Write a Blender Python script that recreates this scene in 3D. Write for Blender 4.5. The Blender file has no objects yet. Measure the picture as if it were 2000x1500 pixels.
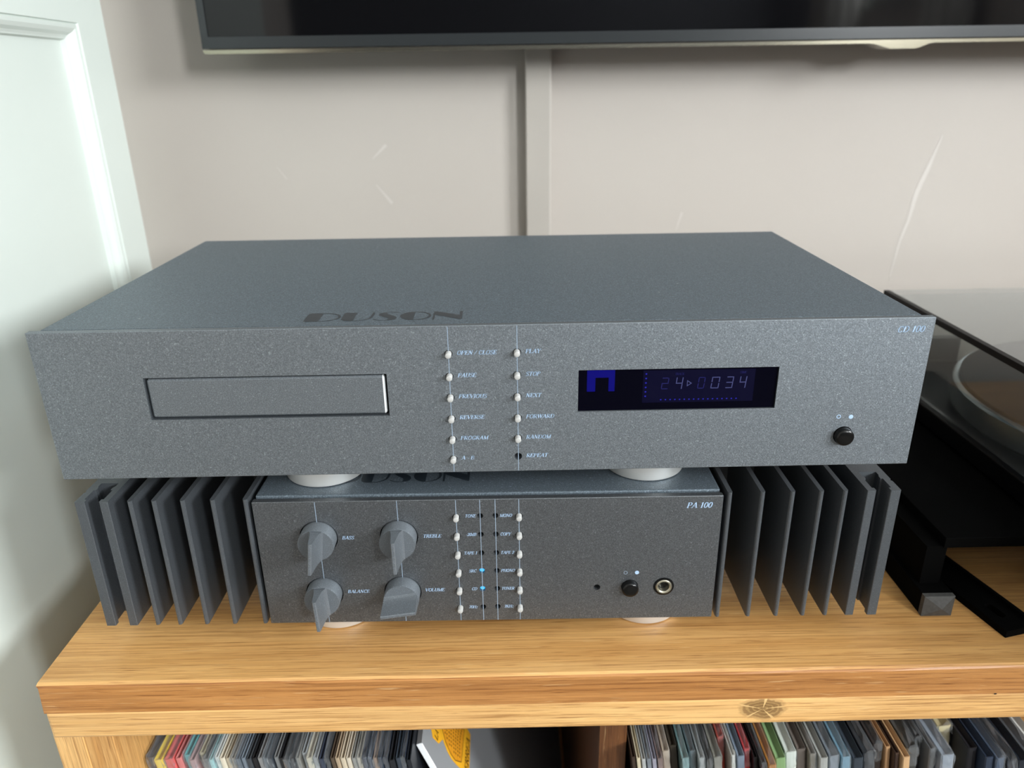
import bpy, bmesh, math, random
from mathutils import Vector, Matrix

random.seed(7)
PI = math.pi
scene = bpy.context.scene
COL = scene.collection

# ------------------------------------------------------------------ camera
cam_data = bpy.data.cameras.new('camera')
cam_data.sensor_width = 36.0
cam_data.lens = 1469.68 / 2000 * 36.0
cam_data.clip_start = 0.02
cam_data.dof.use_dof = True
cam_data.dof.focus_distance = 0.40
cam_data.dof.aperture_fstop = 8.0
camera = bpy.data.objects.new('camera', cam_data)
COL.objects.link(camera)
RIGHT = Vector((0.99981, -0.01287, -0.01468)).normalized()
UP = Vector((0.01842, 0.37342, 0.92748)).normalized()
FWD = Vector((0.00645, 0.92757, -0.37359)).normalized()
camera.matrix_world = Matrix((
    (RIGHT.x, UP.x, -FWD.x, 0.011442),
    (RIGHT.y, UP.y, -FWD.y, -0.347301),
    (RIGHT.z, UP.z, -FWD.z, 0.302158),
    (0, 0, 0, 1)))
scene.camera = camera

# ------------------------------------------------------------------ world, light, exposure
scene.view_settings.view_transform = 'Standard'
scene.view_settings.look = 'None'
scene.view_settings.gamma = 1.0
scene.view_settings.exposure = 0.0
scene.view_settings.use_curve_mapping = False

world = bpy.data.worlds.new('world')
scene.world = world
world.use_nodes = True
wbg = world.node_tree.nodes['Background']
wbg.inputs[0].default_value = (0.80, 0.90, 1.0, 1)
wbg.inputs[1].default_value = 1.2


def area(name, loc, look, sx, sy, watts, color):
    d = bpy.data.lights.new(name, 'AREA')
    d.shape = 'RECTANGLE'
    d.size, d.size_y = sx, sy
    d.energy = watts
    d.color = color
    o = bpy.data.objects.new(name, d)
    COL.objects.link(o)
    o.location = loc
    o.rotation_euler = Vector(look).to_track_quat('-Z', 'Z').to_euler()
    return o


# daylight from the right window; the farther lamp is added to brighten the fronts
area('window_daylight', (1.93, -1.20, 0.98), (-1, 0, 0), 0.52, 0.76, 76.0, (0.93, 0.97, 1.0))
area('window_daylight', (1.93, -3.00, 1.12), (-1, 0, 0), 0.60, 0.80, 165.0, (0.93, 0.97, 1.0))


# ------------------------------------------------------------------ helpers
def lin(c):
    c = c / 255.0
    return c / 12.92 if c <= 0.04045 else ((c + 0.055) / 1.055) ** 2.4


def rgb(r, g, b):
    return (lin(r), lin(g), lin(b), 1.0)


class NT:
    """small node-tree builder"""
    def __init__(self, name):
        self.m = bpy.data.materials.new(name)
        self.m.use_nodes = True
        self.t = self.m.node_tree
        self.p = self.t.nodes['Principled BSDF']
        self.out = self.t.nodes['Material Output']

    def n(self, kind, **kw):
        nd = self.t.nodes.new(kind)
        for k, v in kw.items():
            setattr(nd, k, v)
        return nd

    def l(self, a, ao, b, bi):
        self.t.links.new(a.outputs[ao], b.inputs[bi])

    def coords(self, scale=(1, 1, 1), which='Object', loc=(0, 0, 0), rot=(0, 0, 0)):
        c = self.n('ShaderNodeTexCoord')
        m = self.n('ShaderNodeMapping')
        m.inputs['Scale'].default_value = scale
        m.inputs['Location'].default_value = (loc[0] + 0.03371, loc[1] + 0.02117, loc[2] + 0.01753)
        m.inputs['Rotation'].default_value = rot
        self.l(c, which, m, 'Vector')
        return m

    def noise(self, vec, scale=1.0, detail=3.0, rough=0.5, dist=0.0):
        n = self.n('ShaderNodeTexNoise')
        n.inputs['Scale'].default_value = scale
        n.inputs['Detail'].default_value = detail
        n.inputs['Roughness'].default_value = rough
        n.inputs['Distortion'].default_value = dist
        if vec is not None:
            self.l(vec, 'Vector', n, 'Vector')
        return n

    def ramp(self, src, so, stops):
        r = self.n('ShaderNodeValToRGB')
        el = r.color_ramp.elements
        while len(el) < len(stops):
            el.new(0.5)
        for e, (p, c) in zip(el, stops):
            e.position = p
            e.color = c if len(c) == 4 else (*c, 1)
        self.l(src, so, r, 'Fac')
        return r

    def mix(self, a, b, fac, mode='MIX'):
        """a, b: (node, out) or colour; fac: (node, out) or float"""
        m = self.n('ShaderNodeMix')
        m.data_type = 'RGBA'
        m.blend_type = mode
        for key, v in ((6, a), (7, b), (0, fac)):
            if isinstance(v, tuple) and hasattr(v[0], 'outputs'):
                self.t.links.new(v[0].outputs[v[1]], m.inputs[key])
            else:
                m.inputs[key].default_value = v
        return (m, 2)

    def bump(self, src, so, strength, dist):
        b = self.n('ShaderNodeBump')
        b.inputs['Strength'].default_value = strength
        b.inputs['Distance'].default_value = dist
        self.l(src, so, b, 'Height')
        self.l(b, 'Normal', self.p, 'Normal')
        return b

    def base(self, v):
        if isinstance(v, tuple) and hasattr(v[0], 'outputs'):
            self.t.links.new(v[0].outputs[v[1]], self.p.inputs['Base Color'])
        else:
            self.p.inputs['Base Color'].default_value = v

    def set(self, **kw):
        names = dict(rough='Roughness', metal='Metallic', ior='IOR', spec='Specular IOR Level',
                     coat='Coat Weight', coat_rough='Coat Roughness', trans='Transmission Weight',
                     sheen='Sheen Weight', alpha='Alpha', estr='Emission Strength', ecol='Emission Color')
        for k, v in kw.items():
            self.p.inputs[names[k]].default_value = v
        return self


def simple(name, col, rough=0.5, metal=0.0, var=0.0, scale=40.0, **kw):
    t = NT(name)
    t.set(rough=rough, metal=metal, **kw)
    if var:
        n = t.noise(t.coords(), scale, 3)
        dark = tuple(c * (1 - var) for c in col[:3]) + (1,)
        lite = tuple(min(1, c * (1 + var)) for c in col[:3]) + (1,)
        r = t.ramp(n, 'Fac', [(0.3, dark), (0.7, lite)])
        t.base((r, 'Color'))
    else:
        t.base(col)
    return t.m


def grey_paint(name, base, rough, metal, grain=1500.0, dust=0.35, contrast=1.0):
    """anthracite textured metallic paint with fine sparkle and a few dust specks"""
    t = NT(name)
    t.set(rough=rough, metal=metal)
    co = t.coords()
    n1 = t.noise(co, grain, 2, 0.6)
    lo = tuple(c * (1 - 0.40 * contrast) for c in base[:3]) + (1,)
    hi = tuple(c * (1 + 0.45 * contrast) for c in base[:3]) + (1,)
    r1 = t.ramp(n1, 'Fac', [(0.33, lo), (0.55, base), (0.72, hi)])
    n2 = t.noise(co, grain * 0.62, 1, 0.4)
    r2 = t.ramp(n2, 'Fac', [(0.66, (0, 0, 0)), (0.76, (0.55 * contrast,) * 3)])
    c1 = t.mix((r1, 'Color'), tuple(min(1, c * 2.6) for c in base[:3]) + (1,), (r2, 'Color'))
    n3 = t.noise(co, 330, 1, 0.4)
    r3 = t.ramp(n3, 'Fac', [(0.80, (0, 0, 0)), (0.85, (dust,) * 3)])
    t.base(t.mix(c1, (0.55, 0.58, 0.58, 1), (r3, 'Color')))
    t.bump(n1, 'Fac', 0.35, 0.00025)
    return t.m


def wood(name, ramp_cols, seed=0.0, along=(3.0, 60.0, 60.0), coat=0.25, rough=0.42, knot=None, blotch=0.35, pores=0.55):
    """oak: long fibres run along local x"""
    t = NT(name)
    t.set(rough=rough, coat=coat, coat_rough=0.3)
    co = t.coords(along, loc=(seed, seed * 1.7, seed * 0.6))
    n1 = t.noise(co, 1.0, 6, 0.62, 0.6)
    col = t.ramp(n1, 'Fac', [(p, c) for p, c in ramp_cols])
    cur = (col, 'Color')
    cfi = t.coords((8.0, 700.0, 700.0), loc=(seed * 2, seed, 5.0))
    nfi = t.noise(cfi, 1.0, 4, 0.6, 0.15)
    rfi = t.ramp(nfi, 'Fac', [(0.30, (0.60, 0.50, 0.40)), (0.52, (1, 1, 1)), (0.75, (1.14, 1.12, 1.06))])
    cur = t.mix(cur, (rfi, 'Color'), 0.85, 'MULTIPLY')
    # broad colour drift
    cb = t.coords((2.2, 14.0, 9.0), loc=(seed * 3, 1.3, seed))
    nb = t.noise(cb, 1.0, 3, 0.5, 0.8)
    rb = t.ramp(nb, 'Fac', [(0.3, (0.70, 0.62, 0.54)), (0.62, (1.08, 1.06, 1.02))])
    cur = t.mix(cur, (rb, 'Color'), blotch * 1.6 if blotch * 1.6 < 1 else 1.0, 'MULTIPLY')
    # pores: thin short dark dashes along the grain
    cp = t.coords((34.0, 1300.0, 1300.0), loc=(seed, seed, 2.0))
    npo = t.noise(cp, 1.0, 2, 0.6, 0.2)
    rp = t.ramp(npo, 'Fac', [(0.33, (0.36, 0.22, 0.12)), (0.43, (1, 1, 1))])
    cur = t.mix(cur, (rp, 'Color'), pores, 'MULTIPLY')
    # pale flecks (medullary rays)
    cf = t.coords((40.0, 700.0, 700.0), loc=(seed + 4, seed, 9.0))
    nf = t.noise(cf, 1.0, 2, 0.5, 0.3)
    rf = t.ramp(nf, 'Fac', [(0.66, (0, 0, 0)), (0.74, (0.30, 0.30, 0.30))])
    cur = t.mix(cur, (0.80, 0.56, 0.28, 1), (rf, 'Color'))
    if knot:
        kx, kz, kr = knot
        c2 = t.n('ShaderNodeTexCoord')
        mp = t.n('ShaderNodeMapping')
        mp.inputs['Location'].default_value = (-kx, 0, -kz)
        mp2 = t.n('ShaderNodeMapping')
        mp2.inputs['Scale'].default_value = (1.0 / kr * 0.62, 0.0, 1.0 / kr)
        t.l(c2, 'Object', mp, 'Vector')
        t.l(mp, 'Vector', mp2, 'Vector')
        nk = t.noise(mp2, 1.6, 3, 0.6)
        ln = t.n('ShaderNodeVectorMath', operation='LENGTH')
        t.l(mp2, 'Vector', ln, 0)
        ad = t.n('ShaderNodeMath', operation='MULTIPLY_ADD')
        t.l(nk, 'Fac', ad, 0)
        ad.inputs[1].default_value = 0.55
        t.l(ln, 'Value', ad, 2)
        mask = t.ramp(ad, 'Value', [(0.55, (1, 1, 1)), (0.80, (0.85, 0.85, 0.85)), (1.0, (0, 0, 0))])
        # faint growth rings
        ms = t.n('ShaderNodeMath', operation='MULTIPLY')
        t.l(ad, 'Value', ms, 0)
        ms.inputs[1].default_value = 38.0
        wv = t.n('ShaderNodeMath', operation='SINE')
        t.l(ms, 'Value', wv, 0)
        rk = t.ramp(wv, 'Value', [(0.1, rgb(128, 96, 56)), (0.9, rgb(158, 126, 78))])
        # drying cracks running out from the heart
        sx = t.n('ShaderNodeSeparateXYZ')
        t.l(mp2, 'Vector', sx, 'Vector')
        at = t.n('ShaderNodeMath', operation='ARCTAN2')
        t.l(sx, 'Z', at, 0)
        t.l(sx, 'X', at, 1)
        am = t.n('ShaderNodeMath', operation='MULTIPLY_ADD')
        t.l(at, 'Value', am, 0)
        am.inputs[1].default_value = 5.0
        t.l(nk, 'Fac', am, 2)
        asn = t.n('ShaderNodeMath', operation='SINE')
        t.l(am, 'Value', asn, 0)
        rc = t.ramp(asn, 'Value', [(0.90, (0, 0, 0)), (0.97, (0.8, 0.8, 0.8))])
        kc = t.mix((rk, 'Color'), rgb(222, 186, 126), (rc, 'Color'))
        cur = t.mix(cur, kc, (mask, 'Color'))
    t.base(cur)
    t.bump(npo, 'Fac', 0.25, 0.0004)
    return t.m


def link(o, parent=None):
    COL.objects.link(o)
    if parent is not None:
        o.parent = parent
    return o


def obj(name, bm, mat, parent=None, smooth=None, label=None):
    me = bpy.data.meshes.new(name)
    bm.normal_update()
    bm.to_mesh(me)
    bm.free()
    if mat is not None:
        me.materials.append(mat)
    if smooth is not None:
        for p in me.polygons:
            p.use_smooth = True
        try:
            me.set_sharp_from_angle(angle=math.radians(smooth))
        except Exception:
            pass
    o = bpy.data.objects.new(name, me)
    if label:
        o['label'] = label
    return link(o, parent)


def thing(name, label, cat, loc=(0, 0, 0), rotz=0.0, group=None):
    o = bpy.data.objects.new(name, None)
    o.empty_display_size = 0.02
    o.location = loc
    o.rotation_euler = (0, 0, rotz)
    return tag(link(o), label, cat, group)


def tag(o, label, cat, group=None):
    o['label'] = label
    o['category'] = cat
    if group:
        o['group'] = group
    return o


def structure(o):
    o['kind'] = 'structure'
    return o


def box(bm, x0, x1, y0, y1, z0, z1, bevel=0.0, segs=2):
    vs = [bm.verts.new((x, y, z)) for z in (z0, z1) for y in (y0, y1) for x in (x0, x1)]
    idx = [(0, 2, 3, 1), (4, 5, 7, 6), (0, 1, 5, 4), (2, 6, 7, 3), (0, 4, 6, 2), (1, 3, 7, 5)]
    fs = [bm.faces.new([vs[i] for i in f]) for f in idx]
    if bevel > 0:
        es = list({e for f in fs for e in f.edges})
        bmesh.ops.bevel(bm, geom=es, offset=bevel, segments=segs, profile=0.6, affect='EDGES')
    return bm


def boxes(*specs, bevel=0.0, segs=2):
    bm = bmesh.new()
    for s in specs:
        b2 = bmesh.new()
        box(b2, *s, bevel=bevel, segs=segs)
        tmp = bpy.data.meshes.new('tmp')
        b2.to_mesh(tmp)
        b2.free()
        bm.from_mesh(tmp)
        bpy.data.meshes.remove(tmp)
    return bm


def lathe(profile, n=32, axis='Z', origin=(0, 0, 0), bm=None, cap=True):
    """profile: (radius, height) pairs"""
    bm = bm or bmesh.new()
    o = Vector(origin)
    rings = []
    for r, h in profile:
        if r < 1e-7:
            ring = [None]
            p = Vector((0, 0, h))
            rings.append([bm.verts.new(o + orient(p, axis))])
            continue
        rings.append([bm.verts.new(o + orient(Vector((r * math.cos(2 * PI * i / n), r * math.sin(2 * PI * i / n), h)), axis)) for i in range(n)])
    for a, b in zip(rings, rings[1:]):
        for i in range(n):
            j = (i + 1) % n
            if len(a) == 1 and len(b) > 1:
                bm.faces.new((a[0], b[i], b[j]))
            elif len(b) == 1 and len(a) > 1:
                bm.faces.new((a[i], a[j], b[0]))
            elif len(a) > 1 and len(b) > 1:
                bm.faces.new((a[i], a[j], b[j], b[i]))
    if cap and len(rings[0]) > 1:
        bm.faces.new(list(reversed(rings[0])))
    if cap and len(rings[-1]) > 1:
        bm.faces.new(rings[-1])
    bmesh.ops.recalc_face_normals(bm, faces=bm.faces)
    return bm


def orient(p, axis):
    if axis == 'Z':
        return p
    if axis == '-Y':                      # height grows towards the viewer
        return Vector((p.x, -p.z, p.y))
    if axis == 'X':
        return Vector((p.z, p.x, p.y))
    return p


def prism(poly, lo, hi, plane='XY', bm=None):
    """extrude a 2-D outline; plane names the outline's axes"""
    bm = bm or bmesh.new()

    def put(u, v, w):
        return {'XY': (u, v, w), 'XZ': (u, w, v), 'YZ': (w, u, v)}[plane]
    a = [bm.verts.new(put(u, v, lo)) for u, v in poly]
    b = [bm.verts.new(put(u, v, hi)) for u, v in poly]
    n = len(poly)
    bm.faces.new(list(reversed(a)))
    bm.faces.new(b)
    for i in range(n):
        j = (i + 1) % n
        bm.faces.new((a[i], a[j], b[j], b[i]))
    bmesh.ops.recalc_face_normals(bm, faces=bm.faces)
    return bm


def tube(points, r, n=8, bm=None):
    bm = bm or bmesh.new()
    pts = [Vector(p) for p in points]
    rings = []
    for i, p in enumerate(pts):
        d = (pts[min(i + 1, len(pts) - 1)] - pts[max(i - 1, 0)]).normalized()
        u = d.cross(Vector((0.1, 0.2, 1))).normalized()
        v = d.cross(u)
        rings.append([bm.verts.new(p + r * (math.cos(2 * PI * k / n) * u + math.sin(2 * PI * k / n) * v)) for k in range(n)])
    for a, b in zip(rings, rings[1:]):
        for k in range(n):
            bm.faces.new((a[k], a[(k + 1) % n], b[(k + 1) % n], b[k]))
    bm.faces.new(rings[0])
    bm.faces.new(rings[-1])
    bmesh.ops.recalc_face_normals(bm, faces=bm.faces)
    return bm


def carve(o, cutter_bm):
    """subtract a temporary cutter from o for good"""
    me = bpy.data.meshes.new('cut')
    bmesh.ops.recalc_face_normals(cutter_bm, faces=cutter_bm.faces)
    cutter_bm.to_mesh(me)
    cutter_bm.free()
    c = bpy.data.objects.new('cut', me)
    COL.objects.link(c)
    c.matrix_world = o.matrix_world
    if o.parent:
        c.parent = o.parent
    md = o.modifiers.new('cut', 'BOOLEAN')
    md.operation = 'DIFFERENCE'
    md.solver = 'EXACT'
    md.object = c
    bpy.context.view_layer.update()
    dg = bpy.context.evaluated_depsgraph_get()
    new = bpy.data.meshes.new_from_object(o.evaluated_get(dg))
    o.modifiers.clear()
    old = o.data
    o.data = new
    new.name = o.name
    bpy.data.meshes.remove(old)
    bpy.data.objects.remove(c)
    bpy.data.meshes.remove(me)


# ------------------------------------------------------------------ serif italic lettering, drawn stroke by stroke
def _arc(cx, cy, rx, ry, a0, a1, n=10):
    return [(cx + rx * math.cos(math.radians(a0 + (a1 - a0) * i / n)), cy + ry * math.sin(math.radians(a0 + (a1 - a0) * i / n))) for i in range(n + 1)]


TH, TN = 0.17, 0.075       # thick and thin stroke
GLYPHS = {
    # letter: (advance, strokes [(points, width or None)], serif feet [(x, y)])
    ' ': (0.34, [], []),
    'A': (0.80, [([(0.06, 0), (0.40, 1)], TN), ([(0.40, 1), (0.70, 0)], TH), ([(0.18, 0.34), (0.58, 0.34)], TN)], [(0.06, 0), (0.70, 0)]),
    'B': (0.74, [([(0.14, 0), (0.14, 1)], TH), ([(0.14, 0.97), (0.36, 0.97)] + _arc(0.36, 0.75, 0.18, 0.22, 80, -90) + [(0.14, 0.53)], None),
                 ([(0.36, 0.53)] + _arc(0.38, 0.28, 0.22, 0.25, 90, -90) + [(0.14, 0.03)], None)], [(0.14, 0), (0.14, 1)]),
    'C': (0.76, [([(0.64, 0.72), (0.60, 0.90)] + _arc(0.40, 0.50, 0.30, 0.48, 60, 300, 16) + [(0.62, 0.18)], None), ([(0.64, 0.68), (0.64, 1.0)], TN)], []),
    'D': (0.80, [([(0.14, 0), (0.14, 1)], TH), ([(0.14, 0.97), (0.34, 0.97)] + _arc(0.34, 0.50, 0.34, 0.47, 85, -85, 14) + [(0.14, 0.03)], None)], [(0.14, 0), (0.14, 1)]),
    'E': (0.70, [([(0.14, 0), (0.14, 1)], TH), ([(0.14, 0.965), (0.58, 0.965), (0.58, 0.78)], TN), ([(0.14, 0.52), (0.44, 0.52)], TN), ([(0.42, 0.63), (0.42, 0.41)], TN), ([(0.14, 0.035), (0.62, 0.035), (0.62, 0.24)], TN)], [(0.14, 0), (0.14, 1)]),
    'F': (0.66, [([(0.14, 0), (0.14, 1)], TH), ([(0.14, 0.965), (0.58, 0.965), (0.58, 0.78)], TN), ([(0.14, 0.52), (0.44, 0.52)], TN), ([(0.42, 0.63), (0.42, 0.41)], TN)], [(0.14, 0), (0.14, 1)]),
    'G': (0.80, [([(0.64, 0.74), (0.60, 0.90)] + _arc(0.40, 0.50, 0.30, 0.48, 60, 310, 16), None), ([(0.64, 0.42), (0.64, 0.04)], TH)], [(0.64, 0.42)]),
    'H': (0.84, [([(0.14, 0), (0.14, 1)], TH), ([(0.66, 0), (0.66, 1)], TH), ([(0.14, 0.52), (0.66, 0.52)], TN)], [(0.14, 0), (0.14, 1), (0.66, 0), (0.66, 1)]),
    'I': (0.38, [([(0.18, 0), (0.18, 1)], TH)], [(0.18, 0), (0.18, 1)]),
    'K': (0.80, [([(0.14, 0), (0.14, 1)], TH), ([(0.62, 1), (0.14, 0.40)], TN), ([(0.28, 0.58), (0.68, 0)], TH)], [(0.14, 0), (0.14, 1), (0.68, 0), (0.62, 1)]),
    'L': (0.66, [([(0.14, 0), (0.14, 1)], TH), ([(0.14, 0.035), (0.58, 0.035), (0.58, 0.24)], TN)], [(0.14, 0), (0.14, 1)]),
    'M': (0.98, [([(0.12, 0), (0.12, 1)], TN), ([(0.12, 1), (0.46, 0.03)], TH), ([(0.46, 0.03), (0.80, 1)], TN), ([(0.80, 0), (0.80, 1)], TH)], [(0.12, 0), (0.80, 0), (0.80, 1)]),
    'N': (0.84, [([(0.12, 0), (0.12, 1)], TN), ([(0.12, 1), (0.66, 0.03)], TH), ([(0.66, 0), (0.66, 1)], TN)], [(0.12, 0), (0.66, 1)]),
    'O': (0.82, [(_arc(0.40, 0.50, 0.31, 0.48, 0, 360, 24), None)], []),
    'P': (0.70, [([(0.14, 0), (0.14, 1)], TH), ([(0.14, 0.97), (0.36, 0.97)] + _arc(0.36, 0.73, 0.22, 0.24, 85, -90) + [(0.14, 0.49)], None)], [(0.14, 0), (0.14, 1)]),
    'R': (0.76, [([(0.14, 0), (0.14, 1)], TH), ([(0.14, 0.97), (0.36, 0.97)] + _arc(0.36, 0.74, 0.20, 0.23, 85, -90) + [(0.14, 0.51)], None), ([(0.34, 0.51), (0.66, 0)], TH)], [(0.14, 0), (0.14, 1), (0.66, 0)]),
    'S': (0.62, [([(0.50, 0.80), (0.46, 0.93)] + _arc(0.30, 0.745, 0.20, 0.235, 70, 200, 8) + [(0.30, 0.53), (0.46, 0.40)] + _arc(0.30, 0.25, 0.22, 0.23, 30, -140, 8) + [(0.08, 0.20)], None), ([(0.50, 0.98), (0.50, 0.74)], TN), ([(0.09, 0.02), (0.09, 0.26)], TN)], []),
    'T': (0.72, [([(0.34, 0), (0.34, 1)], TH), ([(0.04, 0.78), (0.04, 0.965), (0.64, 0.965), (0.64, 0.78)], TN)], [(0.34, 0)]),
    'U': (0.82, [([(0.14, 1), (0.14, 0.28)] + _arc(0.39, 0.28, 0.25, 0.25, 180, 360, 12) + [(0.64, 1)], None)], [(0.14, 1), (0.64, 1)]),
    'V': (0.78, [([(0.08, 1), (0.38, 0.03)], TH), ([(0.38, 0.03), (0.70, 1)], TN)], [(0.08, 1), (0.70, 1)]),
    'W': (1.06, [([(0.08, 1), (0.30, 0.03)], TH), ([(0.30, 0.03), (0.52, 1)], TN), ([(0.52, 1), (0.74, 0.03)], TH), ([(0.74, 0.03), (0.98, 1)], TN)], [(0.08, 1), (0.52, 1), (0.98, 1)]),
    'X': (0.78, [([(0.08, 1), (0.66, 0)], TH), ([(0.66, 1), (0.08, 0)], TN)], [(0.08, 1), (0.66, 1), (0.08, 0), (0.66, 0)]),
    'Y': (0.74, [([(0.06, 1), (0.36, 0.48)], TH), ([(0.66, 1), (0.36, 0.48)], TN), ([(0.36, 0.5), (0.36, 0)], TH)], [(0.06, 1), (0.66, 1), (0.36, 0)]),
    'z': (0.54, [([(0.08, 0.60), (0.44, 0.63), (0.06, 0.03), (0.46, 0.03)], TN)], []),
    'd': (0.64, [([(0.48, 0), (0.48, 1)], TH), (_arc(0.30, 0.32, 0.20, 0.30, 0, 360, 14), None)], [(0.48, 0)]),
    '0': (0.62, [(_arc(0.30, 0.50, 0.22, 0.48, 0, 360, 20), None)], []),
    '1': (0.56, [([(0.30, 0), (0.30, 1)], TH), ([(0.30, 0.98), (0.12, 0.84)], TN)], [(0.30, 0)]),
    '2': (0.62, [([(0.08, 0.76)] + _arc(0.29, 0.73, 0.20, 0.25, 160, -30, 10) + [(0.06, 0.04)], None), ([(0.06, 0.05), (0.52, 0.05), (0.53, 0.2)], 0.1)], []),
    '7': (0.62, [([(0.08, 0.78), (0.08, 0.95), (0.54, 0.95)], 0.09), ([(0.54, 0.95), (0.22, 0)], TH)], []),
    '-': (0.42, [([(0.06, 0.34), (0.34, 0.34)], 0.09)], []),
    '/': (0.46, [([(0.06, 0), (0.36, 1)], TN)], []),
    '.': (0.24, [([(0.06, 0.04), (0.16, 0.04)], 0.1)], []),
}


def text_width(s, h):
    return sum(GLYPHS[c][0] for c in s) * h


def lettering(s, h, place, bold=1.0, slant=0.22, stretch=1.0):
    """strokes as flat quads; place(u, v) -> 3-D point"""
    bm = bmesh.new()

    def quad(p, q, w):
        p, q = Vector(p), Vector(q)
        d = q - p
        if d.length < 1e-9:
            return
        d.normalize()
        nn = Vector((-d.y, d.x)) * (w * 0.5)
        e = d * (w * 0.12)
        cs = [p - nn - e, q - nn + e, q + nn + e, p + nn - e]
        vs = []
        for c in cs:
            u, v = (c.x + slant * c.y), c.y
            vs.append(bm.verts.new(place((pen + u) * h * stretch, v * h)))
        bm.faces.new(vs)
    pen = 0.0
    for ch in s:
        adv, strokes, feet = GLYPHS[ch]
        for pts, w in strokes:
            for p, q in zip(pts, pts[1:]):
                if w is None:
                    L = math.hypot(q[0] - p[0], q[1] - p[1]) or 1
                    ww = TN + (TH - TN) * abs(q[1] - p[1]) / L
                else:
                    ww = w
                quad(p, q, ww * bold)
        for fx, fy in feet:
            yy = 0.03 if fy < 0.2 else (0.97 if fy > 0.8 else fy)
            quad((fx - 0.14, yy), (fx + 0.14, yy), 0.06 * bold)
        pen += adv
    return bm


def front_text(name, s, x, z, h, mat, parent, y=-0.00012, align='L', bold=1.0, stretch=1.0):
    w = text_width(s, h) * stretch
    x0 = x if align == 'L' else (x - w if align == 'R' else x - w / 2)
    bm = lettering(s, h, lambda u, v: (x0 + u, y, z - h / 2 + v), bold=bold, stretch=stretch)
    return obj(name, bm, mat, parent)


# ------------------------------------------------------------------ materials
def wall_material():
    t = NT('taupe_wall_paint')
    t.set(rough=0.55)
    co = t.coords()
    n = t.noise(co, 2.2, 3, 0.5)
    r = t.ramp(n, 'Fac', [(0.3, rgb(174, 166, 158)), (0.7, rgb(181, 174, 166))])
    t.base((r, 'Color'))
    n2 = t.noise(co, 260, 3, 0.6)
    t.bump(n2, 'Fac', 0.12, 0.0006)
    return t.m


M_wall = wall_material()
M_trunk = simple('trunking_paint', rgb(172, 166, 158), 0.32, 0, 0.03, 8)
M_scuff = simple('pale_scuff', rgb(193, 187, 180), 0.5)
M_white = simple('white_gloss_paint', rgb(206, 214, 207), 0.28, 0, 0.015, 6)
M_ceil = simple('ceiling_white', rgb(238, 238, 236), 0.8, 0, 0.01, 3)
M_floor = simple('pale_carpet', rgb(104, 99, 92), 0.95, 0, 0.12, 220)
M_farwall = simple('dark_far_wall', (0.035, 0.037, 0.042, 1), 0.7)  # unseen wall given an invented dark colour to keep screen reflections dim
OAK_TOP = [(0.25, rgb(186, 134, 74)), (0.45, rgb(208, 160, 98)), (0.62, rgb(218, 172, 110)), (0.78, rgb(198, 146, 84))]
OAK_EDGE = [(0.25, rgb(142, 92, 46)), (0.46, rgb(170, 118, 64)), (0.62, rgb(184, 132, 76)), (0.78, rgb(152, 100, 50))]
OAK_PALE = [(0.25, rgb(200, 154, 92)), (0.46, rgb(222, 178, 116)), (0.64, rgb(230, 188, 126)), (0.80, rgb(206, 158, 94))]
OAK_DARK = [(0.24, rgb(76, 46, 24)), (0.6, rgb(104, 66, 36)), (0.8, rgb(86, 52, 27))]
M_oak_top = wood('oak_top', OAK_TOP, 0.3, along=(3.4, 64.0, 64.0))
M_oak_edge = wood('oak_brown_edge', OAK_EDGE, 1.9, along=(4.6, 120.0, 130.0))
M_oak_pale = wood('oak_pale_strip', OAK_PALE, 4.2, along=(9.0, 100.0, 130.0), knot=(0.1519, -0.0277, 0.0125))
M_oak_post = wood('oak_post', OAK_PALE, 6.4, along=(9.0, 110.0, 60.0))
M_oak_post2 = wood('oak_post_brown', OAK_TOP, 8.1, along=(9.0, 90.0, 50.0))
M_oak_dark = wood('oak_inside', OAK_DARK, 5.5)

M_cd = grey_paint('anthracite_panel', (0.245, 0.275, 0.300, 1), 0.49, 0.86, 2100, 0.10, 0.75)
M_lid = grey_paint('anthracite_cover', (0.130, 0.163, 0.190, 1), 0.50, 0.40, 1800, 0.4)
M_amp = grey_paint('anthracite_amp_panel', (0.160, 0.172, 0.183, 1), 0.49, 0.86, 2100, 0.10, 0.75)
M_fin = grey_paint('anthracite_heatsink', (0.100, 0.111, 0.122, 1), 0.42, 0.50, 2400, 0.0, 0.5)
M_knob = grey_paint('anthracite_knob', (0.160, 0.180, 0.198, 1), 0.41, 0.35, 2400, 0.0, 0.6)
M_logo = simple('gloss_logo', (0.020, 0.028, 0.036, 1), 0.30)
M_print = simple('pale_blue_print', rgb(164, 190, 218), 0.5)
M_line = simple('pale_line_print', rgb(138, 154, 170), 0.5)
M_black = simple('black_plastic', (0.003, 0.003, 0.003, 1), 0.22, spec=0.35)
M_hole = simple('black_gap', (0.003, 0.003, 0.003, 1), 0.7)
M_button = simple('pale_grey_button', rgb(178, 178, 175), 0.35, 0, 0.05, 600)
M_silver = simple('satin_aluminium', rgb(226, 226, 222), 0.36, 0.55, 0.04, 60)
M_edge_highlight = simple('polished_edge', rgb(244, 246, 246), 0.42, 0.5)  # highlight on the tray's right edge put into a pale colour
M_gold = simple('brass_socket', rgb(186, 182, 164), 0.28, 0.9)
M_blueled = simple('blue_lit_led', rgb(70, 170, 225), 0.3, ecol=rgb(60, 170, 232), estr=0.9)
M_led_off = simple('unlit_led', (0.006, 0.006, 0.008, 1), 0.25)
M_glass = simple('dark_display_glass', (0.001, 0.001, 0.004, 1), 0.06, spec=0.05)
M_vfd_panel = simple('display_blue_grid', (0.001, 0.001, 0.006, 1), 0.4, spec=0.1, ecol=(0.002, 0.001, 0.06, 1), estr=0.16)
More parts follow.
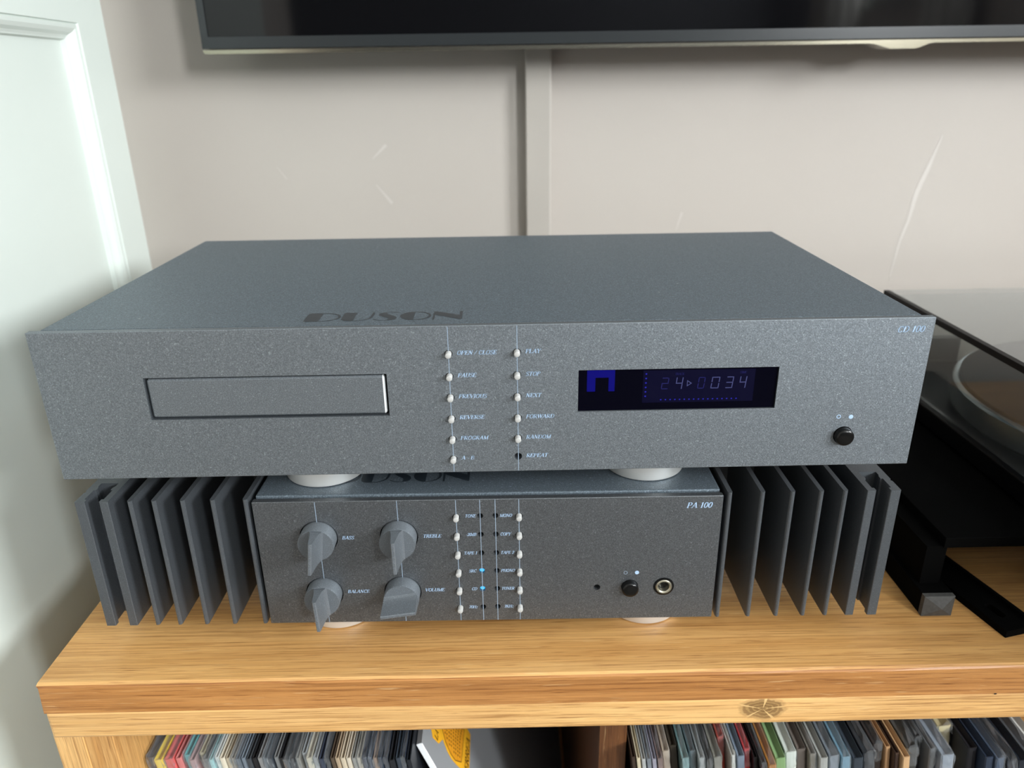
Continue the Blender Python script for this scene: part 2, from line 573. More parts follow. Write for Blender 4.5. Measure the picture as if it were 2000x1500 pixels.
M_vfd_mark = simple('display_blue_mark', (0.001, 0.001, 0.01, 1), 0.4, spec=0.1, ecol=(0.004, 0.003, 0.40, 1), estr=0.40)
M_vfd_dot = simple('display_blue_dots', (0.004, 0.004, 0.04, 1), 0.4, spec=0.1, ecol=(0.03, 0.03, 0.60, 1), estr=0.6)
M_vfd_ghost = simple('display_unlit_segment', (0.01, 0.01, 0.06, 1), 0.4, spec=0.1, ecol=(0.03, 0.03, 0.24, 1), estr=0.12)
M_vfd_on = simple('display_lit_segment', (0.02, 0.02, 0.06, 1), 0.4, spec=0.1, ecol=(0.18, 0.21, 0.50, 1), estr=0.26)

M_tvframe = simple('tv_bezel', (0.020, 0.023, 0.024, 1), 0.25)
M_tvscreen = simple('tv_screen', (0.002, 0.002, 0.0025, 1), 0.05, spec=0.45)
M_tvtrim = simple('champagne_trim', rgb(190, 184, 164), 0.16, 1.0)
M_tvback = simple('tv_back', (0.012, 0.012, 0.013, 1), 0.5)
M_blk_steel = simple('black_steel', (0.0015, 0.0015, 0.0015, 1), 0.8, spec=0.04)
M_rubber = simple('grey_rubber_cap', (0.055, 0.055, 0.052, 1), 0.7, 0, 0.2, 500)
M_plinth = simple('black_plinth', (0.0015, 0.0015, 0.002, 1), 0.4, spec=0.1)
M_platter = simple('platter_metal', rgb(172, 178, 180), 0.22, 0.9)
M_mat = simple('platter_mat', (0.012, 0.012, 0.013, 1), 0.6, spec=0.2)
M_curtain = simple('curtain_cloth', rgb(186, 184, 178), 0.9, 0, 0.05, 30)


def lid_material():
    t = NT('clear_smoked_acrylic')
    tr = t.n('ShaderNodeBsdfTransparent')
    tr.inputs[0].default_value = (0.80, 0.82, 0.82, 1)
    gl = t.n('ShaderNodeBsdfGlossy')
    gl.inputs['Roughness'].default_value = 0.04
    gl.inputs[0].default_value = (1, 1, 1, 1)
    df = t.n('ShaderNodeBsdfDiffuse')
    df.inputs[0].default_value = (0.60, 0.63, 0.62, 1)
    fr = t.n('ShaderNodeFresnel')
    ge = t.n('ShaderNodeNewGeometry')
    io = t.n('ShaderNodeMath', operation='MULTIPLY_ADD')      # same reflectance from either side of the sheet
    t.l(ge, 'Backfacing', io, 0)
    io.inputs[1].default_value = 1 / 1.5 - 1.5
    io.inputs[2].default_value = 1.5
    t.l(io, 0, fr, 0)
    m0 = t.n('ShaderNodeMixShader')
    m0.inputs[0].default_value = 0.03
    t.l(tr, 0, m0, 1)
    t.l(df, 0, m0, 2)
    m1 = t.n('ShaderNodeMixShader')
    t.l(fr, 0, m1, 0)
    t.l(m0, 0, m1, 1)
    t.l(gl, 0, m1, 2)
    t.l(m1, 0, t.out, 'Surface')
    return t.m


def sleeve_material():
    t = NT('clear_plastic_sleeve')
    tr = t.n('ShaderNodeBsdfTransparent')
    tr.inputs[0].default_value = (0.93, 0.95, 0.96, 1)
    gl = t.n('ShaderNodeBsdfGlossy')
    gl.inputs['Roughness'].default_value = 0.07
    df = t.n('ShaderNodeBsdfDiffuse')
    df.inputs[0].default_value = (0.86, 0.90, 0.94, 1)
    m0 = t.n('ShaderNodeMixShader')
    m0.inputs[0].default_value = 0.07
    t.l(tr, 0, m0, 1)
    t.l(df, 0, m0, 2)
    fr = t.n('ShaderNodeFresnel')
    ge = t.n('ShaderNodeNewGeometry')
    io = t.n('ShaderNodeMath', operation='MULTIPLY_ADD')
    t.l(ge, 'Backfacing', io, 0)
    io.inputs[1].default_value = 1 / 1.6 - 1.6
    io.inputs[2].default_value = 1.6
    t.l(io, 0, fr, 0)
    m1 = t.n('ShaderNodeMixShader')
    t.l(fr, 0, m1, 0)
    t.l(m0, 0, m1, 1)
    t.l(gl, 0, m1, 2)
    t.l(m1, 0, t.out, 'Surface')
    return t.m


def record_material():
    """printed card; the colour comes from each object's own colour"""
    t = NT('printed_card')
    t.set(rough=0.38)
    oi = t.n('ShaderNodeObjectInfo')
    co = t.coords((90.0, 6.0, 30.0))
    n = t.noise(co, 1.0, 4, 0.6)
    r = t.ramp(n, 'Fac', [(0.30, (0.55, 0.55, 0.56)), (0.5, (1, 1, 1)), (0.72, (1.0, 0.97, 0.93))])
    c = t.mix((oi, 'Color'), (r, 'Color'), 0.8, 'MULTIPLY')
    t.base(c)
    return t.m


M_acrylic = lid_material()
M_sleeve = sleeve_material()
M_card = record_material()
M_paper = simple('record_inner_paper', rgb(190, 186, 176), 0.7)
M_ink = simple('dark_ink', (0.02, 0.02, 0.02, 1), 0.5)
M_ink_pale = simple('pale_ink', rgb(170, 172, 174), 0.5)
M_yellow = simple('yellow_print', rgb(240, 176, 40), 0.45, 0, 0.05, 90)
M_boxgrey = simple('grey_print', rgb(150, 152, 154), 0.35, 0, 0.04, 20)
M_boxedge = simple('white_card_edge', rgb(236, 238, 240), 0.5)

# ------------------------------------------------------------------ room
XL, XR, YB, YF, ZF, ZC = -1.30, 1.95, 0.40, -4.20, -0.72, 1.75
structure(obj('floor', boxes((XL, XR, YF, YB, ZF - 0.05, ZF)), M_floor))
structure(obj('ceiling', boxes((XL, XR, YF, YB, ZC, ZC + 0.05)), M_ceil))
wall_back = structure(obj('wall_back', boxes((XL - 0.06, XR + 0.06, YB, YB + 0.06, ZF - 0.05, ZC + 0.05)), M_wall))
structure(obj('wall_left', boxes((XL - 0.06, XL, YF, YB, ZF - 0.05, ZC + 0.05)), M_wall))


def wall_with_windows(name, x, openings):
    """wall of constant x, boxes left standing around the openings (y0, y1, z0, z1), listed from the front"""
    parts, y = [], YF
    for y0, y1, z0, z1 in openings:
        parts += [(x, x + 0.06, y, y0, ZF - 0.05, ZC + 0.05), (x, x + 0.06, y0, y1, ZF - 0.05, z0), (x, x + 0.06, y0, y1, z1, ZC + 0.05)]
        y = y1
    parts.append((x, x + 0.06, y, YB, ZF - 0.05, ZC + 0.05))
    return structure(obj(name, boxes(*parts), M_wall))


def window(name, x, a0, a1, z0, z1):
    w = 0.05

    def b(p0, p1, c0, c1, d0=0.0, d1=0.04):
        return (x + d0, x + d1, p0, p1, c0, c1)
    fr = structure(obj(name, boxes(b(a0, a1, z0, z0 + w), b(a0, a1, z1 - w, z1), b(a0, a0 + w, z0 + w, z1 - w), b(a1 - w, a1, z0 + w, z1 - w),
                                   b((a0 + a1) / 2 - 0.02, (a0 + a1) / 2 + 0.02, z0 + w, z1 - w)), M_white))
    obj('casing', boxes((x - 0.015, x, a0 - 0.08, a0, z0 - 0.08, z1 + 0.08), (x - 0.015, x, a1, a1 + 0.08, z0 - 0.08, z1 + 0.08),
                        (x - 0.015, x, a0, a1, z1, z1 + 0.08), (x - 0.05, x, a0, a1, z0 - 0.04, z0)), M_white, fr)
    return fr


OPENINGS = [(-3.32, -2.68, 0.70, 1.54), (-1.52, -0.88, 0.54, 1.42)]  # first opening invented to house the added lamp; second is the main window
wall_with_windows('wall_right', XR, OPENINGS)
structure(obj('wall_front', boxes((XL - 0.06, XR + 0.06, YF - 0.06, YF, ZF - 0.05, ZC + 0.05)), M_farwall))
for k, o4 in enumerate(OPENINGS):
    window('window_%d' % (k + 1), XR, *o4)


# panelled door standing open along the left wall
def door():
    x1, x0 = -0.300, -0.335
    y0, y1 = -0.080, 0.3110
    z0, z1 = ZF + 0.01, 0.66
    # upper panel opening (outer edge of the moulding)
    py0, py1, pz0, pz1 = -0.046, 0.2706, -0.60, 0.3466
    leaf = bmesh.new()
    rec = 0.0095
    for s in ((x0, x1, y0, py0, z0, z1), (x0, x1, py1, y1, z0, z1), (x0, x1, py0, py1, z0, pz0), (x0, x1, py0, py1, pz1, z1),
              (x0, x1 - rec - 0.004, py0, py1, pz0, pz1)):
        box(leaf, *s)
    d = structure(obj('door_1', leaf, M_white))
    obj('jamb', boxes((-0.400, -0.3455, 0.29, YB - 0.0003, z0, z1 + 0.06)), M_white, d)
    # sunk panel
    obj('panel', boxes((x1 - rec - 0.004, x1 - rec, py0 + 0.012, py1 - 0.012, pz0 + 0.012, pz1 - 0.012)), M_white, d)
    # ogee moulding, mitred: profile (inset from the edge, depth below the face)
    prof = [(0.0, 0.0), (0.0007, 0.0016), (0.0016, 0.0006), (0.0040, 0.0009), (0.0066, 0.0024), (0.0086, 0.0050), (0.0102, 0.0060), (0.0112, 0.0064), (0.0120, 0.0090), (0.0124, rec + 0.0008)]
    bm = bmesh.new()
    rings = []
    for ins, dep in prof:
        c = [(py0 + ins, pz0 + ins), (py1 - ins, pz0 + ins), (py1 - ins, pz1 - ins), (py0 + ins, pz1 - ins)]
        rings.append([bm.verts.new((x1 - dep, y, z)) for y, z in c])
    for a, b in zip(rings, rings[1:]):
        for i in range(4):
            j = (i + 1) % 4
            bm.faces.new((a[i], a[j], b[j], b[i]))
    bmesh.ops.recalc_face_normals(bm, faces=bm.faces)
    for f in bm.faces:
        if f.normal.x < 0:
            f.normal_flip()
    obj('moulding', bm, M_white, d)


door()

def added_curtain(y0, y1):  # unseen curtains added for streaked reflections in the television screen
    n = 60
    bm = bmesh.new()
    rows = []
    for z in (ZF + 0.015, 0.3, 1.66):
        rows.append([bm.verts.new((1.872 + 0.026 * math.sin(i / n * (y1 - y0) * 58.0) + 0.008 * math.sin(i * 0.9), y0 + (y1 - y0) * i / n, z)) for i in range(n + 1)])
    for a, b in zip(rows, rows[1:]):
        for i in range(n):
            bm.faces.new((a[i], a[i + 1], b[i + 1], b[i]))
    o = obj('curtain', bm, M_curtain, bpy.data.objects['window_1'], smooth=60)
    md = o.modifiers.new('cloth', 'SOLIDIFY')
    md.thickness = 0.003


added_curtain(-3.72, -3.34)
added_curtain(-2.66, -2.28)
obj('curtain_pole', tube([(1.872, -3.78, 1.672), (1.872, -2.22, 1.672)], 0.010, 10), M_silver, bpy.data.objects['window_1'], smooth=40)


# pale scuffs on the back wall
def scuffs():
    bm = bmesh.new()
    for (xa, za, xb, zb, w) in ((-0.1127, 0.2353, -0.0990, 0.2477, 0.0030), (-0.1113, 0.2111, -0.0973, 0.1933, 0.0030), (-0.2050, 0.2297, -0.1967, 0.2177, 0.0010), (0.1815, 0.1622, 0.1864, 0.1797, 0.0022)):
        d = Vector((xb - xa, 0, zb - za)).normalized()
        nrm = Vector((-d.z, 0, d.x)) * w * 0.5
        a, b = Vector((xa, YB - 0.0002, za)), Vector((xb, YB - 0.0002, zb))
        bm.faces.new([bm.verts.new(p) for p in (a - nrm * 0.3, b - nrm, b + nrm, a + nrm * 0.3)])
    # the long pale rub mark to the right
    pts = [(0.4300, 0.2484, 0.001), (0.4217, 0.2173, 0.0045), (0.4150, 0.1956, 0.005), (0.4120, 0.1683, 0.003), (0.4070, 0.1481, 0.0025), (0.4030, 0.1115, 0.001)]
    for (xa, za, wa), (xb, zb, wb) in zip(pts, pts[1:]):
        bm.faces.new([bm.verts.new((x, YB - 0.0002, z)) for x, z in ((xa - wa / 2, za), (xa + wa / 2, za), (xb + wb / 2, zb), (xb - wb / 2, zb))])
    o = obj('scuff_mark', bm, M_scuff)
    o.parent = wall_back


scuffs()


# ------------------------------------------------------------------ cable trunking under the television
def trunking():
    t = thing('cable_trunking', 'taupe painted cable trunking running down the wall below the television', 'trunking', (0.0447, YB - 0.0003, -0.30))
    h0, h1 = 0.0, 0.72
    prof = [(-0.0112, 0.0), (-0.0112, -0.0125), (0.0112, -0.0125), (0.0112, 0.0)]
    obj('trunking_base', prism(prof, h0, h1), M_trunk, t)
    lid = [(-0.0118, -0.0085), (-0.0118, -0.0142), (-0.0108, -0.0150), (0.0102, -0.0150), (0.0116, -0.0142), (0.0120, -0.0085), (0.0113, -0.0085), (0.0113, -0.0126), (-0.0113, -0.0126), (-0.0113, -0.0085)]
    obj('trunking_cover', prism(lid, h0, h1), M_trunk, t)


trunking()


# ------------------------------------------------------------------ television
def television():
    yf, zb, xl, xr = 0.335, 0.3303, -0.2348, 0.80
    zt = zb + 0.60
    t = thing('television', 'black flat television with a champagne lower trim, mounted on the wall', 'television', ((xl + xr) / 2, 0.36, zb))
    w = (xr - xl) / 2
    # frame: ring around the screen with rounded lower corners
    obj('bezel', boxes((-w, w, -0.025, 0.0, 0.0, 0.0088), (-w, w, -0.025, 0.0, 0.591, 0.60), (-w, -w + 0.0058, -0.025, 0.0, 0.0088, 0.591), (w - 0.0058, w, -0.025, 0.0, 0.0088, 0.591)), M_tvframe, t)
    obj('screen', boxes((-w + 0.0058, w - 0.0058, -0.0238, -0.002, 0.0088, 0.591)), M_tvscreen, t)
    obj('back_housing', boxes((-w + 0.004, w - 0.004, 0.0, 0.012, 0.004, 0.596), (-w + 0.12, w - 0.12, 0.012, 0.026, 0.04, 0.5), bevel=0.001), M_tvback, t)
    # trim with the sensor bump
    xb = 0.3470 - (xl + xr) / 2
    pts = [(-w, -0.0010), (-w, -0.0024), (-w + 0.0012, -0.0036), (-w + 0.004, -0.0040)]
    bump = [(-0.030, -0.0036), (-0.024, -0.0042), (-0.0125, -0.0074), (-0.0105, -0.0078), (0.0105, -0.0078), (0.0130, -0.0072), (0.0215, -0.0042), (0.0260, -0.0036)]
    pts += [(xb + a, b) for a, b in bump] + [(w, -0.0036), (w, -0.0010)]
    obj('lower_trim', prism(pts, -0.0245, -0.004, 'XZ'), M_tvtrim, t)
    obj('wall_bracket', boxes((-0.12, 0.12, 0.026, 0.0392, 0.14, 0.44), (-0.10, -0.07, 0.020, 0.027, 0.10, 0.48), (0.07, 0.10, 0.020, 0.027, 0.10, 0.48)), M_tvback, t)


television()


# ------------------------------------------------------------------ oak cabinet
CX0, CX1, CY0, CY1 = -0.2490, 0.980, -0.0248, 0.385
SHELF = -0.3808


def cabinet():
    t = thing('record_cabinet', 'oak cabinet holding records, with hi-fi separates on top', 'cabinet', (0, 0, 0))

    def worn(bm, amount, seed):
        rnd = random.Random(seed)
        for v in bm.verts:
            v.co.z += rnd.uniform(-amount, amount)
            v.co.y += rnd.uniform(-amount, amount)
        return bm
    # top slab: front edge eased and a little uneven
    n = 40
    prof = [(-0.0200, -0.0200), (CY0, -0.0200), (CY0, -0.0022), (CY0 + 0.0006, -0.0008), (CY0 + 0.0022, 0.0), (CY1, 0.0), (CY1, -0.0200)]
    prof = prof[1:]
    bm = bmesh.new()
    rnd = random.Random(3)
    rows = []
    for i in range(n + 1):
        x = CX0 + (CX1 - CX0) * i / n
        e = [rnd.uniform(-0.0003, 0.0003) for _ in range(3)]
        rows.append([bm.verts.new((x + (0.0012 if (i == 0 and k in (1,)) else 0), y + (e[0] if k in (1, 2) else 0), z + (e[1] if k == 1 else 0))) for k, (y, z) in enumerate(prof)])
    m = len(prof)
    for a, b in zip(rows, rows[1:]):
        for k in range(m):
            bm.faces.new((a[k], a[(k + 1) % m], b[(k + 1) % m], b[k]))
    bm.faces.new(rows[0])
    bm.faces.new(rows[-1])
    bmesh.ops.recalc_face_normals(bm, faces=bm.faces)
    top = obj('top_board', bm, M_oak_top, t)
    top.data.materials.append(M_oak_edge)
    for p in top.data.polygons:
        if p.normal.y < -0.6:
            p.material_index = 1
    obj('front_strip', boxes((CX0 + 0.0005, CX1, CY0 + 0.0002, 0.03, -0.0384, -0.0200), bevel=0.0016), M_oak_pale, t, label='paler lower oak strip with a knot')
    nh = bmesh.new()
    nh.faces.new([nh.verts.new((0.2814 + 0.0009 * math.cos(2 * PI * i / 10), CY0 - 0.0001, -0.0200 + 0.0005 * math.sin(2 * PI * i / 10))) for i in range(10)])
    obj('nail_hole', nh, M_hole, t)
    # side: two front laminations and the side board going back
    zb = ZF + 0.0005
    obj('side_post', rot_board((-0.2502, -0.2336, -0.0222, 0.020, zb, -0.0384), 0.0008), M_oak_post, t)
    obj('side_post', rot_board((-0.2334, -0.2168, -0.0218, 0.020, zb, -0.0384), 0.0008), M_oak_post2, t)
    obj('side_board', rot_board((-0.2500, -0.2172, 0.020, CY1, zb, -0.0200), 0.0), M_oak_post2, t)
    obj('divider', rot_board((0.0648, 0.0818, 0.004, CY1 - 0.012, SHELF, -0.0384), 0.0006), M_oak_dark, t)  # shade on the divider put into its dark oak colour
    obj('side_board', rot_board((CX1 - 0.034, CX1 - 0.001, -0.020, CY1, zb, -0.0200), 0.0006), M_oak_post2, t)
    obj('bottom_board', boxes((-0.2172, CX1 - 0.034, -0.019, CY1 - 0.012, SHELF - 0.022, SHELF)), M_oak_top, t)
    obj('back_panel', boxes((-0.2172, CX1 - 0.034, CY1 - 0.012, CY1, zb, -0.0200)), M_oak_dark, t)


def rot_board(s, bevel):
    """vertical board: the grain should run along local x, so build it lying down and turn it in the mesh data"""
    return boxes(s, bevel=bevel)


cabinet()
# vertical boards: wood materials with grain along z
for o in [o for o in bpy.data.objects if o.name.split('.')[0] in ('side_post', 'side_board', 'divider')]:
    src = o.data.materials[0]
    nm = src.name + '_upright'
    mat = bpy.data.materials.get(nm)
    if mat is None:
        mat = src.copy()
        mat.name = nm
        for nd in mat.node_tree.nodes:
            if nd.type == 'MAPPING':
                s = nd.inputs['Scale'].default_value
                nd.inputs['Scale'].default_value = (s[2], s[1], s[0])
    o.data.materials[0] = mat


# ------------------------------------------------------------------ hi-fi separates
def share(name, mesh_obj, parent, loc, rot=(0, 0, 0)):
    """another object on the same mesh"""
    o = bpy.data.objects.new(name, mesh_obj.data)
    o.location = loc
    o.rotation_euler = rot
    return link(o, parent)


def cyl_cut(bm, x, z, r, y0=-0.01, y1=0.02, n=28):
    lathe([(r, -y1), (r, -y0)], n, '-Y', (x, 0, z), bm)


def foot_mesh(name, parent, loc, first=None):
    if first:
        return share(name, first, parent, loc)
    prof = [(0.0, 0.0), (0.0205, 0.0), (0.0222, 0.0006), (0.0225, 0.0016), (0.0225, 0.0098), (0.0219, 0.0105), (0.0205, 0.0108),
            (0.0202, 0.0114), (0.0205, 0.0120), (0.0212, 0.0124), (0.0213, 0.0164), (0.0, 0.0164)]
    o = obj(name, lathe(prof, 64), M_silver, parent, smooth=30)
    o.location = loc
    return o


def logo(parent, x0, y0, z):
    """art-deco lettering D U S O N printed in gloss on the cover; s = metres per unit"""
    s = 0.001
    bm = bmesh.new()

    def poly(pts):
        vs = [bm.verts.new((x0 + u * s, y0 + v * s, z)) for u, v in pts]
        bm.faces.new(vs)

    def stroke(pts):
        """pts: (u, v, width, direction): thin curved stroke"""
        L, Rr = [], []
        for i, (u, v, w) in enumerate(pts):
            a = Vector(pts[max(i - 1, 0)][:2])
            b = Vector(pts[min(i + 1, len(pts) - 1)][:2])
            d = (b - a).normalized()
            nn = Vector((-d.y, d.x)) * w / 2
            L.append((u + nn.x, v + nn.y))
            Rr.append((u - nn.x, v - nn.y))
        for i in range(len(pts) - 1):
            poly([L[i], L[i + 1], Rr[i + 1], Rr[i]])

    def arc(cx, cy, rx, ry, a0, a1, w0, w1, n=16):
        out = []
        for i in range(n + 1):
            a = math.radians(a0 + (a1 - a0) * i / n)
            k = abs(math.cos(a))
            out.append((cx + rx * math.cos(a), cy + ry * math.sin(a), w0 + (w1 - w0) * k))
        return out
    H = 14.5
    poly([(0, 0), (7.4, 0), (7.4, H), (0, H)])
    stroke(arc(7.4, H / 2, 9.4, H / 2 - 0.25, 90, -90, 0.45, 1.25))
    poly([(18.2, H), (18.2, 4.0), (18.7, 2.0), (20.0, 0.6), (21.6, 0), (24.6, 0), (24.6, H)])
    stroke([(24.4, 0.25, 0.45), (27.5, 0.5, 0.5), (30.2, 1.6, 0.7), (32.2, 3.6, 0.9), (33.0, 6.5, 1.1), (33.2, 10, 1.2), (33.2, H, 1.2)])
    poly([(40.5, H), (38.2, 13.9), (36.6, 12.4), (36.2, 10.4), (36.9, 8.4), (38.6, 6.6), (40.6, 5.2), (41.9, 3.6), (41.8, 1.6), (41.0, 0.2), (43.6, 0.7), (45.4, 2.2), (46.0, 4.2), (45.4, 6.4), (43.8, 8.2), (41.8, 9.6), (40.3, 11.2), (40.0, 13.0)])
    stroke([(40.4, H - 0.2, 0.45), (42.8, H - 0.3, 0.5), (45.6, 13.6, 0.6)])
    stroke([(41.2, 0.2, 0.45), (38.0, 0.5, 0.5), (34.6, 2.0, 0.7)])
    poly([(54.4, H)] + [(54.4 + 7.0 * math.cos(math.radians(a)), H / 2 + H / 2 * math.sin(math.radians(a))) for a in range(90, 271, 12)] + [(54.4, 0)])
    stroke(arc(54.4, H / 2, 8.0, H / 2 - 0.25, 90, -90, 0.45, 1.2))
    poly([(64.0, 0), (65.0, 0), (65.0, H), (64.0, H)])
    poly([(65.0, H), (65.0, 8.2), (77.4, 0.4), (77.4, 7.4)])
    poly([(77.4, 0.4), (78.7, 0.4), (78.7, H), (77.4, H)])
    bmesh.ops.recalc_face_normals(bm, faces=bm.faces)
    for f in bm.faces:
        if f.normal.z < 0:
            f.normal_flip()
    return obj('printed_logo', bm, M_logo, parent, label='glossy art deco lettering')


def guide_line(x, z0, z1, parent, w=0.00038):
    bm = bmesh.new()
    bm.faces.new([bm.verts.new(p) for p in ((x - w / 2, -0.0001, z0), (x + w / 2, -0.0001, z0), (x + w / 2, -0.0001, z1), (x - w / 2, -0.0001, z1))])
    return obj('guide_line', bm, M_line, parent)


def disc_flat(x, z, r, n=16, y=-0.00012, inner=0.0):
    bm = bmesh.new()
    if inner <= 0:
        bm.faces.new([bm.verts.new((x + r * math.cos(2 * PI * i / n), y, z + r * math.sin(2 * PI * i / n))) for i in range(n)])
    else:
        a = [bm.verts.new((x + r * math.cos(2 * PI * i / n), y, z + r * math.sin(2 * PI * i / n))) for i in range(n)]
        b = [bm.verts.new((x + inner * math.cos(2 * PI * i / n), y, z + inner * math.sin(2 * PI * i / n))) for i in range(n)]
        for i in range(n):
            j = (i + 1) % n
            bm.faces.new((a[i], a[j], b[j], b[i]))
    return bm


PIN = [(0.0, -0.003), (0.00155, -0.003), (0.00155, 0.0028), (0.00138, 0.0033), (0.00100, 0.0035), (0.0, 0.0035)]
POWER = [(0.0, -0.003), (0.0046, -0.003), (0.0046, 0.0030), (0.0042, 0.0036), (0.0034, 0.0039), (0.0, 0.0041)]


def cd_player():
    FH, W2, H, D = 0.0164, 0.220, 0.0799, 0.2252
    t = thing('cd_player', 'wide grey compact disc player with a blue display, stacked on the amplifier', 'cd player', (0, 0, 0.0968))
    z0 = FH
    # front plate with its openings
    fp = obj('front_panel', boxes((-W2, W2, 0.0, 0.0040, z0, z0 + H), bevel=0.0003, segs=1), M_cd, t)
    cut = bmesh.new()
    box(cut, -0.1681, -0.0481, -0.01, 0.02, z0 + 0.0330, z0 + 0.0557)
    box(cut, 0.0469, 0.1466, -0.01, 0.02, z0 + 0.0333, z0 + 0.0557)
    rows_l = [0.0656, 0.0538, 0.0425, 0.0310, 0.0194, 0.0080]
    rows_r = [0.0658, 0.0539, 0.0424, 0.0308, 0.0193, 0.0087]
    for z in rows_l:
        cyl_cut(cut, -0.0170, z0 + z, 0.0020)
    for z in rows_r:
        cyl_cut(cut, 0.0165, z0 + z, 0.0020)
    cyl_cut(cut, 0.1837, z0 + 0.0173, 0.0050)
    carve(fp, cut)
    obj('backing_plate', boxes((-0.214, 0.214, 0.0040, 0.0052, z0 + 0.002, z0 + H - 0.003)), M_hole, t)
    # folded steel cover with eased long edges
    c = 0.0009
    xw, zt, zb = 0.2160, z0 + H - 0.0002, z0 + 0.0005
    prof = [(-xw, zb), (-xw, zt - c), (-xw + c, zt), (xw - c, zt), (xw, zt - c), (xw, zb)]
    obj('top_cover', prism(prof, 0.0053, D, 'XZ'), M_lid, t)
    logo(t, -0.0892, 0.0112, zt + 0.0001)
    # tray door
    tr = boxes((-0.1670, -0.0493, 0.0002, 0.0038, z0 + 0.0339, z0 + 0.0548), bevel=0.0010, segs=1)
    tray = obj('disc_tray', tr, M_cd, t)
    tray.data.materials.append(M_edge_highlight)  # right-hand glint painted on with the paler material
    for p in tray.data.polygons:
        if p.normal.x > 0.3:
            p.material_index = 1
    # display
    dw = obj('display_window', boxes((0.0470, 0.1465, 0.0010, 0.0036, z0 + 0.0334, z0 + 0.0556)), M_glass, t)

    def flat(name, rects, mat, y, lab=None):
        bm = bmesh.new()
        for xa, xb, za, zc in rects:
            bm.faces.new([bm.verts.new(p) for p in ((xa, y, z0 + za), (xb, y, z0 + za), (xb, y, z0 + zc), (xa, y, z0 + zc))])
        return obj(name, bm, mat, dw, label=lab)
    flat('display_grid', [(0.0793, 0.1352, 0.0372, 0.0546)], M_vfd_panel, 0.00092)
    flat('display_mark', [(0.0513, 0.0555, 0.0438, 0.0512), (0.0513, 0.0652, 0.0512, 0.0552), (0.0621, 0.0652, 0.0438, 0.0512)], M_vfd_mark, 0.00090, 'deep blue arch mark')
    flat('display_dots', [(0.0884 + 0.00238 * i, 0.0884 + 0.00238 * i + 0.0007, 0.0384, 0.0390) for i in range(17)] +
         [(0.0804, 0.0812, 0.0404 + 0.0024 * i, 0.0411 + 0.0024 * i) for i in range(6)], M_vfd_dot, 0.00088)

    def digit(x, segs, mat, name, w=0.0034, h=0.0062, zb=0.0444):
        th = 0.00042
        hh = h / 2
        R = {'a': (x, x + w, zb + h - th, zb + h), 'd': (x, x + w, zb, zb + th), 'g': (x, x + w, zb + hh - th / 2, zb + hh + th / 2),
             'f': (x, x + th, zb + hh + 0.0003, zb + h), 'b': (x + w - th, x + w, zb + hh + 0.0003, zb + h),
             'e': (x, x + th, zb, zb + hh - 0.0003), 'c': (x + w - th, x + w, zb, zb + hh - 0.0003)}
        sk = 0.10
        bm = bmesh.new()
        for k in segs:
            xa, xb, za, zc = R[k]
            bm.faces.new([bm.verts.new((px + (pz - zb) * sk, 0.00086, z0 + pz)) for px, pz in ((xa, za), (xb, za), (xb, zc), (xa, zc))])
        obj(name, bm, mat, dw)
    digit(0.0884, 'abged', M_vfd_ghost, 'unlit_digit')
    digit(0.1066, 'abcdef', M_vfd_ghost, 'unlit_digit')
    digit(0.0955, 'fgbc', M_vfd_on, 'track_digit')
    digit(0.1133, 'abcdef', M_vfd_on, 'time_digit', w=0.0040)
    digit(0.1208, 'abgcd', M_vfd_on, 'time_digit')
    digit(0.1274, 'fgbc', M_vfd_on, 'time_digit')
    bm = bmesh.new()
    a, b, cc = Vector((0.1014, 0, 0.0491)), Vector((0.1014, 0, 0.0457)), Vector((0.1039, 0, 0.0474))
    ctr = (a + b + cc) / 3
    outer = [a, b, cc]
    inner = [ctr + (p - ctr) * 0.62 for p in outer]
    vo = [bm.verts.new((p.x, 0.00086, z0 + p.z)) for p in outer]
    vi = [bm.verts.new((p.x, 0.00086, z0 + p.z)) for p in inner]
    for i in range(3):
        j = (i + 1) % 3
        bm.faces.new((vo[i], vo[j], vi[j], vi[i]))
    obj('play_symbol', bm, M_vfd_on, dw)
    front_text('display_caption', 'TRACK', 0.0951, z0 + 0.0525, 0.0012, M_vfd_ghost, dw, y=0.00086)
    front_text('display_caption', 'TIME', 0.1274, z0 + 0.0528, 0.0012, M_vfd_ghost, dw, y=0.00086)
    # buttons
    first = None
    names_l = ['OPEN / CLOSE', 'PAUSE', 'PREVIOUS', 'REVERSE', 'PROGRAM', 'A - B']
    names_r = ['PLAY', 'STOP', 'NEXT', 'FORWARD', 'RANDOM', 'REPEAT']
    for col, x, rows, names, tx in (('l', -0.0170, rows_l, names_l, -0.0130), ('r', 0.0165, rows_r, names_r, 0.0206)):
        for i, (z, nm) in enumerate(zip(rows, names)):
            if not (col == 'r' and i == 5):
                if first is None:
                    first = obj('push_button', lathe(PIN, 20, '-Y'), M_button, t, smooth=40)
                    first.location = (x, 0, z0 + z)
                else:
                    share('push_button', first, t, (x, 0, z0 + z))
            front_text('button_lettering', nm, tx + 0.0003 * (i if col == 'l' else 0) * 0, z0 + z + 0.0005, 0.00215, M_print, fp, stretch=1.17)
    # empty button hole beside REPEAT stays open
    guide_line(-0.0170, z0 + 0.0004, z0 + H - 0.0004, fp)
    guide_line(0.0166, z0 + 0.0004, z0 + H - 0.0004, fp)
    pb = obj('power_button', lathe(POWER, 32, '-Y'), M_black, t, smooth=40, label='round black power button')
    pb.location = (0.1837, 0, z0 + 0.0173)
    obj('power_mark', disc_flat(0.1800, z0 + 0.0279, 0.00115, 20, inner=0.00075), M_print, fp)
    obj('power_mark', disc_flat(0.1863, z0 + 0.0277, 0.00115, 20), M_print, fp)
